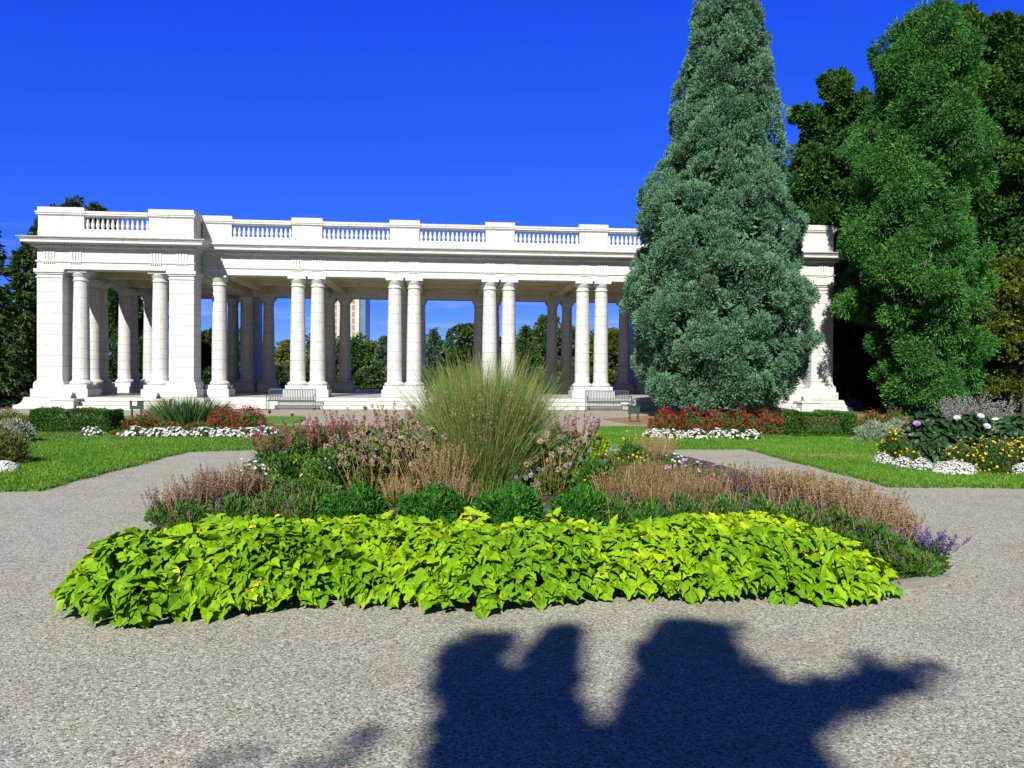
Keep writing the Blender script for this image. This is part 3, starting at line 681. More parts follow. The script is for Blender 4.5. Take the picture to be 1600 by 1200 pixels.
BLUE = [(-75, 1128, 1150), (-30, 1105, 1172), (0, 1087, 1184), (60, 1067, 1196), (110, 1058, 1212), (170, 1050, 1216), (250, 1034, 1226), (310, 1004, 1236), (380, 988, 1252), (440, 976, 1254), (500, 978, 1260), (560, 996, 1258), (600, 1012, 1246), (632, 1030, 1218), (644, 1060, 1195)]
silhouette_tree('tall dense blue green juniper standing in front of the pavilion', 31.0, BLUE, LM['blue'], .31, 1750, 190, .12, .038, lump=.17, seed=3, drop=.22)
GREEN = [(2, 1462, 1474), (28, 1415, 1500), (45, 1382, 1510), (107, 1356, 1520), (190, 1352, 1524), (240, 1342, 1528), (300, 1338, 1514), (350, 1326, 1522), (400, 1320, 1528), (440, 1316, 1530), (490, 1322, 1524), (530, 1345, 1514), (575, 1372, 1524), (615, 1384, 1516), (645, 1400, 1500)]
GD = 33.5
gx_ = float((D(1400, GD)[0] + D(1500, GD)[0]) / 2)
GH = [(float(D(px, GD)[0]) - gx_, zat(py, GD, px), r * GD / FPX) for px, py, r in ((1340, 520, 36), (1352, 572, 40), (1330, 605, 30), (1392, 482, 13), (1470, 360, 11), (1440, 250, 11), (1402, 335, 14), (1492, 500, 15), (1378, 150, 8), (1350, 300, 10), (1520, 420, 12), (1420, 590, 10))]
gr, _ = silhouette_tree('tall loose bright green juniper right of the pavilion end', GD, GREEN, LM['green'], .44, 1050, 210, .165, .040, drop=.42, droop=.45, lump=.32, seed=11, holes=GH)
a = Acc(); rr_ = np.random.default_rng(5)
for (px, py) in ((1462, 380), (1470, 430), (1455, 400), (1445, 415)):
    e = D(px, GD - 2.75, zat(py, GD - 2.7, px)) - np.array(gr.location); s = np.array([e[0] * .6, e[1] + 1.2, e[2] + .5]); p = [s + (e - s) * t + rr_.normal(0, .07, 3) for t in np.linspace(0, 1.2, 6)]
    a.tube(p, [.016, .014, .012, .009, .006, .003], 5)
    a.tube([p[3], p[3] + rr_.normal(0, .25, 3) + [0, -.15, .1]], [.014, .005], 4)
link('dead_branch', a.mesh('dead_branch', True), M['bark_pale'], gr)

def leaf_balls(acc, balls, dens, L, Wd, droop=.1, tintvar=.22, base=.45):
    """clusters: (centre, radius); each is a cloud of leafy sub-clumps with gaps"""
    bb = []
    for c, R in balls:
        bb.append((c, R * .72))
        for _ in range(4): bb.append((np.array(c) + rdir(1)[0] * R * RNG.uniform(.7, 1.05), R * RNG.uniform(.28, .5)))
    for c, R in balls:
        k = int(14 * min(2, R)) + 4; d = rdir(k)
        clump_sprays(acc, np.array(c) + d * R * RNG.uniform(.95, 1.5, k)[:, None], unit(d), np.full(k, .12 + .1 * min(R, 1.2)), int(7 * dens), L, Wd, droop, tintvar, base)
    for c, R in bb:
        k = max(4, int((3 + 8 * min(1, R / 1.2)) * dens)); k = int(k * 1.5); d = rdir(k); d[:, 2] = d[:, 2] * .85 + .12
        C = np.array(c) + d * R * RNG.uniform(.35, 1.28, k)[:, None] * np.array([1, 1, .95])
        clump_sprays(acc, C, unit(d), np.minimum(R, 1.3) * RNG.uniform(.16, .36, k) + .08, int(18 * dens), L, Wd, droop, tintvar, base)

def cluster_tree(name, label, depth, balls_px, mat, base_px, dens=4.0, L=.2, Wd=.12, group=None, r0=.22, dj=.8, tintvar=.22, base=.45, bare=0.0):
    """broad tree whose leafy masses are given as (px, py, radius px) at one distance, spread in depth"""
    b = D(base_px, depth); root = thing(name, label, 'tree', b, 0, group)
    balls = []; lm = []
    for (px, py, pr) in balls_px:
        R = pr * depth / FPX; dy = RNG.uniform(-dj, dj) * R
        c = D(px, depth, zat(py, depth, px)) - b + np.array([0, dy, 0]); balls.append((c, R)); lm.append(c)
    acc = Acc(); leaf_balls(acc, balls, dens, L, Wd, tintvar=tintvar, base=base); link('crown', acc.mesh('crown'), mat, root)
    top = max(c[2] for c in lm); limbs = []
    for c in lm[:14]:
        z0 = max(.8, min(c[2] - .4 - .35 * math.hypot(c[0], c[1]), top * .8)); limbs.append((z0, c, r0 * .45))
    link('trunk', trunk_acc(top * .9, r0, (0, 0), limbs).mesh('trunk', True), M['bark'], root)
    return root

def conifer(name, label, depth, px, top, half, mat, L=.3, Wd=.1, whorls=22, per=9, group=None, low=.02, base=.45, pw=1.0):
    """spruce: whorls of drooping branches dressed with needle sprays"""
    b = D(px, depth); h = zat(top, depth, px); Rm = half * depth / FPX
    root = thing(name, label, 'tree', b, 0, group); acc = Acc()
    for k in range(whorls):
        f = low + (1 - low) * k / whorls; z = h * f; R = Rm * (1 - f) ** pw + .12
        for j in range(per):
            a_ = RNG.uniform(0, 6.28); rl = R * RNG.uniform(.7, 1.12); m = int(10 + 26 * rl / max(Rm, .1))
            t = RNG.uniform(.12, 1, m); up = z + .35 * rl * t - .5 * rl * t * t
            P = np.stack([math.cos(a_) * rl * t, math.sin(a_) * rl * t, up + RNG.normal(0, .05, m)], -1)
            Dr = np.array([math.cos(a_), math.sin(a_), -.25]) + RNG.normal(0, .55, (m, 3))
            leafset(acc, P, Dr, L * RNG.uniform(.7, 1.3, m), Wd, np.clip(base + RNG.normal(0, .2) + RNG.normal(0, .15, m), 0, 1))
    link('crown', acc.mesh('crown'), mat, root)
    link('trunk', trunk_acc(h * .97, .05 + .02 * h).mesh('trunk', True), M['bark'], root)
    return root

BT = 'trees beyond the pavilion'
def fill(px0, px1, py0, py1, r, n, seed):
    rg = np.random.default_rng(seed); return [(rg.uniform(px0, px1), rg.uniform(py0, py1), r * rg.uniform(.7, 1.25)) for _ in range(n)]
# right: oak and yellowing trees behind the green juniper
OAK_L = [(1262, 190, 15), (1300, 150, 22), (1330, 175, 28), (1285, 215, 26), (1262, 250, 20), (1255, 292, 24), (1290, 270, 36), (1330, 240, 40), (1265, 335, 30), (1310, 330, 42), (1345, 300, 40), (1330, 400, 40), (1290, 380, 24), (1345, 470, 40), (1240, 300, 14), (1310, 128, 10), (1242, 180, 7), (1370, 200, 50), (1380, 330, 50), (1390, 430, 50), (1300, 420, 36), (1320, 480, 44), (1330, 540, 40), (1360, 590, 40), (1400, 540, 50), (1310, 310, 40), (1280, 330, 34), (1295, 210, 30)]
cluster_tree('oak_tree', 'dark broad oak with ragged crown between the blue and green junipers', 44, OAK_L, LM['oak'], 1362, dens=4.2, L=.22, Wd=.13, r0=.4)
OAK_R = [(1530, 60, 26), (1560, 75, 30), (1540, 110, 36), (1585, 120, 40), (1570, 170, 44), (1620, 90, 36), (1640, 160, 50), (1600, 210, 46), (1560, 240, 40), (1640, 260, 60), (1590, 300, 50), (1560, 330, 40), (1640, 350, 60), (1600, 390, 46), (1565, 420, 44), (1650, 450, 60), (1590, 480, 44), (1540, 480, 40), (1620, 540, 50), (1560, 545, 40), (1700, 200, 70), (1700, 380, 80), (1520, 40, 14), (1475, 60, 30), (1500, 140, 40), (1545, 170, 44), (1540, 260, 44), (1545, 380, 44), (1530, 320, 40), (1600, 70, 30), (1600, 150, 50), (1620, 300, 50), (1550, 600, 40), (1480, 560, 40), (1600, 570, 50), (1500, 500, 50)]
cluster_tree('oak_tree', 'dark tall oak at the right edge behind the green juniper', 41, OAK_R, LM['oak'], 1595, dens=4.2, L=.21, Wd=.13, r0=.45)
cluster_tree('small_maple_tree', 'small tree with yellow green leaves low at the right edge', 35, [(1570, 430, 30), (1600, 470, 36), (1545, 510, 22), (1590, 530, 30), (1540, 440, 18), (1610, 420, 30), (1640, 500, 50), (1560, 480, 26)], LM['yellowgreen'], 1600, dens=2.6, L=.16, Wd=.11, r0=.1)
cluster_tree('shrub', 'low yellow green shrub at the right behind the datura bed', 36, [(1545, 602, 16), (1575, 600, 18), (1605, 603, 18), (1640, 600, 22), (1530, 606, 10)], LM['yellowgreen'], 1580, dens=2.6, L=.13, Wd=.08, r0=.04)['category'] = 'shrub'
cluster_tree('shrub', 'small yellow green shrub behind the right end pier of the pavilion', 44, [(1312, 585, 13), (1325, 600, 15), (1338, 608, 12), (1316, 608, 10)], LM['yellowgreen'], 1322, dens=2.4, L=.14, Wd=.09, r0=.04)['category'] = 'shrub'
cluster_tree('shrub', 'dark green shrub mass under the right oak', 52, fill(1290, 1700, 560, 612, 26, 26, 4), LM['dark'], 1480, dens=2.0, L=.25, Wd=.15, r0=.06)['category'] = 'shrub'
# left: dark trees beside and behind the pavilion
cluster_tree('pine_tree', 'dark pine rising above the left end of the pavilion roof', 58, [(120, 335, 17), (92, 345, 18), (150, 342, 14), (70, 360, 14), (62, 385, 12), (110, 370, 34), (160, 360, 18), (80, 410, 30), (140, 420, 44), (190, 450, 40), (100, 470, 40), (170, 510, 44), (215, 520, 34), (120, 550, 40), (200, 575, 36), (230, 480, 26), (240, 560, 26)], LM['dark'], 150, dens=3.2, L=.3, Wd=.12, r0=.35)
conifer('spruce_tree', 'dark green spruce with a thin tip left of the pavilion', 40, 32, 388, 52, LM['mid'], L=.28, Wd=.10, whorls=30, per=12, base=.25, pw=.75)
conifer('spruce_tree', 'very dark spruce cut by the left picture edge', 36, -22, 330, 62, LM['dark'], L=.28, Wd=.10, whorls=30, per=13, pw=.75)
cluster_tree('shrub', 'dark shrub mass at the foot of the left spruces', 42, fill(-60, 50, 520, 612, 26, 16, 9), LM['dark'], 10, dens=2.6, L=.2, Wd=.11, r0=.08)['category'] = 'shrub'
# beyond the pavilion, seen between the columns
def broad(px, top, w, depth, mat, label, seed, base=.45):
    rg = np.random.default_rng(seed); b = []
    for _ in range(int(10 + w * (605 - top) / 450)):
        y = rg.uniform(top + 8, 600); f = (y - top) / (605 - top); hw = w / 2 * min(1, .35 + 1.3 * f) * (1 if f < .8 else .9)
        b.append((px + rg.uniform(-hw, hw), y, rg.uniform(7, 13)))
    b.append((px, top + 8, 8))
    cluster_tree('broadleaf_tree', label, depth, b, mat, px, dens=2.2, L=.34, Wd=.2, r0=.2, group=BT, base=base)
broad(336, 520, 60, 72, LM['mid'], 'dark green tree seen left of the single front column', 21, .3)
broad(386, 548, 60, 84, LM['mid'], 'mid green tree behind the dark rear pier', 22)
broad(452, 540, 56, 74, LM['olive'], 'yellowing olive tree seen just left of the first column pair', 23)
broad(505, 548, 46, 78, LM['olive'], 'olive tree half hidden behind the first column pair', 24)
conifer('conifer_tree', 'dark conifer in front of the apartment tower', 70, 556, 528, 26, LM['mid'], L=.34, Wd=.13, whorls=22, per=11, group=BT, base=.2, pw=.6)
broad(580, 540, 40, 75, LM['olive'], 'olive green tree beside the apartment tower', 25, .35)
broad(605, 530, 46, 72, LM['spruce'], 'blue green tree seen behind the second column pair', 26, .6)
conifer('spruce_tree', 'slim spruce right of the second column pair', 75, 677, 512, 22, LM['spruce'], L=.32, Wd=.11, whorls=24, per=9, group=BT)
conifer('spruce_tree', 'spruce with paired tips left of the third column pair', 80, 702, 512, 20, LM['spruce'], L=.32, Wd=.11, whorls=22, per=9, group=BT)
broad(728, 512, 44, 78, LM['dark'], 'dark pine behind the tall reed clump', 27, .7)
broad(780, 530, 40, 82, LM['mid'], 'green tree hidden behind the third column pair', 28, .3)
conifer('spruce_tree', 'pointed spruce right of the third column pair', 68, 821, 508, 36, LM['mid'], L=.32, Wd=.12, whorls=26, per=12, group=BT, base=.3, pw=.8)
broad(852, 500, 40, 76, LM['dark'], 'dark pine behind the rear columns', 29, .9)
broad(893, 515, 44, 80, LM['olive'], 'olive tree behind the fourth column pair', 30, .2)
broad(955, 524, 54, 74, LM['olive'], 'olive green tree right of the fourth column pair', 31, .15)
broad(1000, 540, 50, 80, LM['mid'], 'green tree partly hidden by the blue juniper', 32, .3)
cluster_tree('shrub', 'dark shrub belt along the far railing', 62, fill(300, 1000, 585, 606, 11, 60, 12), LM['dark'], 650, dens=1.6, L=.3, Wd=.16, r0=.05, base=.6)['category'] = 'shrub'

rg_ = np.random.default_rng(77); acc = Acc(); bb_ = []
for k_ in range(90):
    px_ = 280 + k_ * 8.6; tp = 548 + 12 * math.sin(k_ * .9) + 8 * math.sin(k_ * .37 + 1)
    for y_ in np.arange(tp, 606, 11): bb_.append((D(px_ + rg_.uniform(-5, 5), 112, zat(y_, 112, px_)) + np.array([0, rg_.uniform(-3, 3), 0]), rg_.uniform(.7, 1.3)))
for c_, r_ in bb_: clump_sprays(acc, np.array([c_ + rdir(1)[0] * r_ * .6 for _ in range(4)]), rdir(4), np.full(4, r_ * .8), 34, .55, .32)
o = link('far_wood', acc.mesh('far_wood'), LM['mid']); tag(o, 'far off continuous green wood beyond the pavilion and its railing', 'wood', kind='stuff')

# the tree behind the photographer whose crown shades the gravel
SH = [(700, 1080), (700, 1045), (735, 1010), (775, 992), (795, 1000), (768, 1030), (772, 1060), (812, 1062), (845, 1010), (870, 985), (895, 985), (890, 1060), (905, 1130), (945, 1160), (985, 1110), (1008, 1020), (1045, 975), (1105, 978), (1135, 1005), (1135, 1050), (1175, 1085), (1250, 1090), (1340, 1073), (1420, 1050), (1462, 1043), (1440, 1065), (1370, 1093), (1290, 1120), (1250, 1145), (1285, 1195), (1330, 1300), (1420, 1600), (560, 1600), (640, 1300), (690, 1180)]
shp = np.array([G(*p)[:2] for p in SH])
def back_up(P, h): return P - SUN_T[None] * (h / -SUN_T[2])[:, None]
sx0, sy0 = shp.min(0); sx1, sy1 = shp.max(0)
Q = np.stack([RNG.uniform(sx0, sx1, 9000), RNG.uniform(sy0, sy1, 9000), np.zeros(9000)], -1)
Q = Q[in_poly(Q, shp)]
Q = Q[np.sin(Q[:, 0] * 9 + 1) * np.sin(Q[:, 1] * 7) + RNG.normal(0, .5, len(Q)) > -.75]; hh = RNG.uniform(7.6, 10.4, len(Q)); CR = back_up(Q, hh)
extra = np.array([G(px, py) for px, py in ((500, 1190), (530, 1180), (560, 1165), (585, 1150), (380, 1190), (350, 1195), (470, 1215))]); CE = back_up(extra, np.full(len(extra), 8.6))
spur = []; rs_ = np.random.default_rng(8)
for k_ in range(24):
    i_ = int(rs_.choice([0, 1, 2, 16, 17, 18, 19, 20, 21, 22, 23, 24, 25, 26, 27, 28])); a0 = np.array(SH[i_], float); b0 = np.array(SH[i_ + 1], float); p0 = a0 + (b0 - a0) * rs_.random(); tdir = b0 - a0; nd = np.array([tdir[1], -tdir[0]]) / (np.linalg.norm(tdir) + 1e-6)
    if nd[1] > .6: continue
    ln = rs_.uniform(8, 26); nd = nd + rs_.normal(0, .45, 2)
    for t_ in np.linspace(0, 1, 7): spur.append(G(*(p0 + nd * ln * t_)))
spur = np.array(spur); CE = np.concatenate([CE, back_up(spur, rs_.uniform(7.8, 9.4, len(spur)))])
tb = CR.mean(0); sh = thing('shade_tree', 'broad tree behind the viewpoint whose crown shades the gravel', 'tree', (tb[0], tb[1] - .3, 0))
acc = Acc(); CC = np.concatenate([CR, CE]) - np.array(sh.location)
clump_sprays(acc, CC, rdir(len(CC)), np.full(len(CC), .06), 12, .085, .05)
link('crown', acc.mesh('crown'), LM['mid'], sh)
link('trunk', trunk_acc(8.6, .2, (0, .2), [(5 + .3 * k, CC[k * 37 % len(CC)], .05) for k in range(10)]).mesh('trunk', True), M['bark'], sh)

# ------------------------------------------------------------------ flower beds
def plant(name, label, cat, loc, parts, group=None):
    r = thing(name, label, cat, loc, 0, group)
    for pn, acc, mat in parts:
        if acc is not None and acc.n: link(pn, acc.mesh(pn), LM[mat] if isinstance(mat, str) else mat, r)
    return r

def bush(R, H, n, L, Wd, Ry=None, base=.45, var=.25, up=.35, lumps=7, z0=0.0, rad=.55, boxy=0.0):
    """leafy dome of small leaves, gathered in sub-clumps"""
    Ry = R if Ry is None else Ry; acc = Acc()
    d = rdir(n); d[:, 2] = np.abs(d[:, 2]); q_ = RNG.uniform(0, 1, n) ** .35
    if boxy: d = d / (np.abs(d) ** boxy).sum(1, keepdims=True) ** (1 / boxy)
    w = 1 + .10 * np.sin(d[:, 0] * lumps + 1.3) * np.sin(d[:, 1] * lumps + .4) + .08 * np.sin(d[:, 2] * lumps * 1.3 + d[:, 0] * 4)
    P = d * (q_ * w)[:, None] * np.array([R, Ry, H]) + np.array([0, 0, z0])
    Dr = d * rad + rdir(n) * .6 + np.array([0, 0, up])
    t = np.clip(base + .14 * np.sin(P[:, 0] * 9 / max(R, .2)) * np.sin(P[:, 2] * 8 / max(H, .2)) + RNG.normal(0, var, n), 0, 1)
    leafset(acc, P, Dr, L * RNG.uniform(.6, 1.3, n), Wd * RNG.uniform(.7, 1.3, n), t); return acc

def stems(acc, n, R, H, spread=.35, wd=.006, tint=(.2, .8), Ry=None, hv=.2, droop=.0):
    """thin upright stems; returns their curve points"""
    Ry = R if Ry is None else Ry; a_ = RNG.uniform(0, 6.283, n); r_ = np.sqrt(RNG.random(n))
    P = np.stack([R * .75 * r_ * np.cos(a_), Ry * .75 * r_ * np.sin(a_), np.zeros(n)], -1)
    Dr = np.stack([np.cos(a_) * r_ * spread, np.sin(a_) * r_ * spread, np.ones(n)], -1) + RNG.normal(0, .07, (n, 3))
    L_ = H * RNG.uniform(1 - hv * 1.6, 1 + hv * .6, n)
    bd = RNG.normal(0, .06, (n, 3)) * H; bd[:, 2] -= droop * H
    return ribbons(acc, P, Dr, L_, wd, bd, RNG.uniform(tint[0], tint[1], n), segs=4, taper=.5)

def spikes(acc, C, frac=.35, m=16, L=.022, Wd=.012, r=.012, lean=.3, pick=1.0, base=.5):
    """flower spikes: small florets round the upper part of every stem"""
    C = C[RNG.random(len(C)) < pick]; n = len(C)
    if n == 0: return
    t = 1 - frac * RNG.random((n, m)); k = np.clip((t * 4).astype(int), 0, 3); f = t * 4 - k
    i = np.arange(n)[:, None]; P = C[i, k] * (1 - f)[..., None] + C[i, k + 1] * f[..., None]
    tap = 1 - .7 * (t - (1 - frac)) / frac
    d = rdir(n * m).reshape(n, m, 3); P = P + d * np.array([1, 1, .3]) * (r * tap)[..., None]
    Dr = d + np.array([0, 0, .5]); N = n * m
    tt = np.clip(base + np.repeat(RNG.normal(0, .18, n), m) + RNG.normal(0, .18, N), 0, 1)
    leafset(acc, P.reshape(N, 3), Dr.reshape(N, 3), L * np.repeat(tap[:, :1] * 0 + 1, m, 1).ravel() * RNG.uniform(.7, 1.3, N), Wd, tt)

def blooms(acc, P, Nn, size, petals=6, cup=.25, base=.5, var=.25):
    """open flowers: petals round a facing direction"""
    n = len(P); Nn = unit(np.asarray(Nn, float)); U = unit(np.cross(Nn, rdir(n))); V = np.cross(Nn, U)
    size = np.broadcast_to(np.asarray(size, float), (n,))
    for k in range(petals):
        a_ = 2 * math.pi * k / petals
        d = U * math.cos(a_) + V * math.sin(a_) + Nn * cup
        leafset(acc, P, d, size * .55, size * .5 * 6 / petals * .62 + size * .08, np.clip(base + RNG.normal(0, var, n), 0, 1), nrm=np.cross(d, np.cross(Nn, d)) * 0 + Nn, bend=.1)

def dome_pts(n, R, H, Ry=None, zmin=.15, out=1.02):
    Ry = R if Ry is None else Ry; d = rdir(n); d[:, 2] = np.abs(d[:, 2]) * (1 - zmin) + zmin; d = unit(d)
    return d * out * np.array([R, Ry, H]), unit(d + np.array([0, -.35, .35]))

def heads(acc, P, r, m=34, tint=.5):
    """round bristly seed heads"""
    n = len(P); d = rdir(n * m); Pr = np.repeat(P, m, 0)
    leafset(acc, Pr, d, r * RNG.uniform(.85, 1.15, n * m), r * .4, np.clip(tint + np.repeat(RNG.normal(0, .2, n), m) + RNG.normal(0, .12, n * m), 0, 1))

# ---- centre island: soil and edging
ISL = [tuple(G(*p)[:2]) for p in ((190, 940), (240, 950), (440, 938), (700, 935), (1000, 922), (1330, 928), (1405, 912), (1468, 903))] + \
      [tuple(G(*p)[:2]) for p in ((1412, 838), (1310, 787), (1110, 726), (1040, 710), (700, 704), (440, 712), (410, 732), (335, 778), (250, 826))]
poly_sheet('planting_soil', ISL, .05, M['soil'], .046)
def edging(pts, w, h, name):
    a = Acc()
    for p, q_ in zip(pts[:-1], pts[1:]):
        p = np.array(p); q_ = np.array(q_); d = (q_ - p) / np.linalg.norm(q_ - p); nr = np.array([d[1], -d[0]]) * w
        b_ = [p, q_, q_ + nr, p + nr]; V = [(x, y, 0.0) for x, y in b_] + [(x, y, h) for x, y in b_]
        a.add(V, [(0, 3, 2, 1), (4, 5, 6, 7), (0, 1, 5, 4), (1, 2, 6, 5), (2, 3, 7, 6), (3, 0, 4, 7)])
    o = link(name, a.mesh(name), M['kerb']); return o
k_ = edging([tuple(G(1380, 922)[:2]), tuple(G(1466, 908)[:2])], .07, .06, 'edging_stone'); tag(k_, 'weathered concrete edging stone under the salvia at the right corner of the flower island', 'edging stone')

# ---- chartreuse sweet potato vine along the front
VINE = [tuple(G(x, y)[:2]) for x, y in ((100, 968), (150, 980), (215, 988), (260, 975), (330, 972), (420, 960), (500, 952), (600, 950), (660, 958), (740, 966), (830, 955), (920, 944), (1000, 938), (1080, 944), (1200, 943), (1350, 952), (1412, 932))] + \
       [tuple(G(x, y, z)[:2]) for x, y, z in ((1414, 886, .24), (1330, 842, .34), (1210, 800, .40), (1100, 803, .40), (1000, 806, .42), (740, 809, .42), (500, 803, .42), (330, 802, .40), (232, 832, .34), (150, 868, .28), (104, 905, .18))]
vp = np.array(VINE)
def edge_dist(P, poly):
    dmin = np.full(len(P), 9.); gx = np.zeros((len(P), 2))
    for a_, b_ in zip(poly, np.roll(poly, -1, 0)):
        ab = b_ - a_; t = np.clip(((P - a_) @ ab) / (ab @ ab), 0, 1); c = a_ + t[:, None] * ab; d = np.linalg.norm(P - c, axis=1); m = d < dmin
        dmin[m] = d[m]; gx[m] = (c - P)[m]
    return dmin, unit(gx)
def heart_leaves(acc, P, Dr, Nn, S, tint):
    Nn = unit(Nn); X = unit(Dr - Nn * (Dr * Nn).sum(-1, keepdims=True)); Y = np.cross(Nn, X)
    tv = [(0, 0, 0), (.32, 0, -.02), (.66, 0, -.09), (1.0, 0, -.22), (-.16, .22, -.01), (-.08, .42, .0), (.22, .46, .05), (.40, .34, .04), (.56, .36, .0), (.74, .16, -.06),
          (-.16, -.22, -.01), (-.08, -.42, .0), (.22, -.46, .05), (.40, -.34, .04), (.56, -.36, .0), (.74, -.16, -.06)]
    tf = [(0, 1, 6, 5), (0, 5, 4, 4), (1, 2, 8, 7), (1, 7, 6, 6), (2, 3, 9, 8), (0, 11, 12, 1), (0, 10, 11, 11), (1, 13, 14, 2), (1, 12, 13, 13), (2, 14, 15, 3)]
    tv = np.array(tv); n = len(P)
    w = RNG.uniform(.8, 1.15, n); fold = RNG.uniform(-.06, .34, n); curl = RNG.uniform(.3, 1.7, n)
    z = tv[None, :, 2] * curl[:, None] + np.abs(tv[None, :, 1]) * fold[:, None] + RNG.normal(0, .025, (n, len(tv)))
    V = P[:, None] + S[:, None, None] * (tv[None, :, :1] * X[:, None] + (tv[None, :, 1] * w[:, None])[..., None] * Y[:, None] + z[..., None] * Nn[:, None])
    quads = [f for f in tf if len(set(f)) == 4]; tris = [tuple(f[:3]) for f in tf if len(set(f)) == 3]; m = len(tv)
    base_i = (np.arange(n) * m)[:, None, None]
    acc.add(V, (base_i + np.array(quads)[None]).reshape(-1, 4), np.clip(np.repeat(tint, len(quads)) + RNG.normal(0, .05, n * len(quads)), 0, 1))
    acc.n -= n * m; acc.v.append(np.zeros((0, 3)))
    acc.f.append((base_i + np.array(tris)[None]).reshape(-1, 3) + acc.n); acc.t.append(np.repeat(tint, len(tris))); acc.n += n * m
N = 30000; Q = np.stack([RNG.uniform(vp[:, 0].min(), vp[:, 0].max(), N), RNG.uniform(vp[:, 1].min(), vp[:, 1].max(), N)], -1)
Q = Q[in_poly(Q, vp)]; Q = Q[:9000]; ed, eg = edge_dist(Q, vp)
hump = .93 + .06 * np.sin(Q[:, 0] * 2.1 + .6) * np.sin(Q[:, 1] * 2.6) + .05 * np.sin(Q[:, 0] * 5.3 + Q[:, 1] * 3)
H_ = .43 * hump * np.clip(ed / .30, 0.05, 1) ** .5
lay = RNG.random(len(Q)) ** 2.2
P3 = np.column_stack([Q, .03 + H_ * (1 - .62 * lay) + RNG.normal(0, .012, len(Q))])
edge_w = np.clip(1 - ed / .5, 0, 1)[:, None]; eg3 = np.column_stack([eg, np.zeros(len(eg))])
Nn = np.array([0, -.20, .9]) + eg3 * edge_w * .42 + RNG.normal(0, .46, (len(Q), 3))
Dr = eg3 * (edge_w * 1.2 + .1) + np.array([0, -.5, -.1]) + RNG.normal(0, .65, (len(Q), 3))
back = np.clip((Q[:, 1] - 5.6) / 1.2, 0, 1)
tt = np.clip(.20 + .34 * back + .16 * np.sin(Q[:, 0] * 3.7 + 1) * np.sin(Q[:, 1] * 4.1) + RNG.normal(0, .17, len(Q)) - .14 * lay, 0, .9)
odd = RNG.random(len(Q)) < .012; tt[odd] = RNG.uniform(.92, 1, odd.sum())
acc = Acc(); heart_leaves(acc, P3, Dr, Nn, RNG.uniform(.05, .12, len(Q)) * (1 - .12 * back), tt)
me_v = acc.mesh('sweet_potato_vine')
lf = np.array([(0, 0), (.32, 0), (.66, 0), (1.0, 0), (-.16, .22), (-.08, .42), (.22, .46), (.40, .34), (.56, .36), (.74, .16), (-.16, -.22), (-.08, -.42), (.22, -.46), (.40, -.34), (.56, -.36), (.74, -.16)])
nv_ = len(me_v.vertices) // len(lf)
for nm_, k_ in (('leaf_x', 0), ('leaf_y', 1)):
    at_ = me_v.attributes.new(nm_, 'FLOAT', 'POINT'); at_.data.foreach_set('value', np.tile(lf[:, k_], nv_).astype(np.float32))
def add_veins(m):
    n, l = m.node_tree.nodes, m.node_tree.links
    def attr(a): q = n.new('ShaderNodeAttribute'); q.attribute_name = a; return q.outputs['Fac']
    def mth(op, a, b=None):
        q = n.new('ShaderNodeMath'); q.operation = op
        for i_, v_ in enumerate((a, b)):
            if v_ is None: continue
            if isinstance(v_, (int, float)): q.inputs[i_].default_value = v_
            else: l.new(v_, q.inputs[i_])
        return q.outputs[0]
    ay = mth('ABSOLUTE', attr('leaf_y')); rib = mth('LESS_THAN', ay, .022)
    st_ = mth('FRACT', mth('MULTIPLY', mth('SUBTRACT', attr('leaf_x'), mth('MULTIPLY', ay, .85)), 5.5)); side = mth('LESS_THAN', st_, .13)
    v = mth('MINIMUM', mth('ADD', rib, mth('MULTIPLY', side, .55)), 1.0)
    r = [q for q in n if q.type == 'VALTORGB'][0]; mx = n.new('ShaderNodeMix'); mx.data_type = 'RGBA'; mx.inputs[7].default_value = (.40, .52, .03, 1)
    l.new(mth('MULTIPLY', v, .36), mx.inputs['Factor']); l.new(r.outputs[0], mx.inputs[6])
    for q in n:
        if q.type == 'BSDF_PRINCIPLED': l.new(mx.outputs[2], q.inputs['Base Color'])
        if q.type == 'BSDF_TRANSLUCENT': l.new(mx.outputs[2], q.inputs[0])
M['vine'] = leaf_mat('veined_chartreuse_leaf', [(0, (.08, .20, .005)), (.35, (.175, .34, .006)), (.75, (.34, .44, .008)), (.93, (.45, .47, .02)), (1, (.46, .42, .04))], .13, .6, .12)
add_veins(M['vine'])
o = link('sweet_potato_vine', me_v, M['vine']); tag(o, 'chartreuse sweet potato vine carpeting the front of the flower island', 'ground cover', kind='stuff')
# two stray shoots of it among the dark mounds
for (px, py, lb) in ((738, 788, 'stray lime green vine shoot between the two middle dark green mounds'), (866, 800, 'single lime leaf shoot left of the fourth dark green mound')):
    n = 26 if px < 800 else 7; acc = Acc(); d = rdir(n); d[:, 2] = np.abs(d[:, 2])
    heart_leaves(acc, d * np.array([.10, .06, .16]) + np.array([0, 0, .12]), d + np.array([0, -.4, 0]), np.array([0, -.6, .6]) + RNG.normal(0, .4, (n, 3)), RNG.uniform(.07, .12, n), RNG.uniform(.4, .85, n))
    st = Acc(); stems(st, 4, .05, .2, wd=.008)
    plant('vine_shoot', lb, 'plant', D(px, 7.3, .05), [('leaf_cluster', acc, 'chart'), ('stem', st, 'bush')])

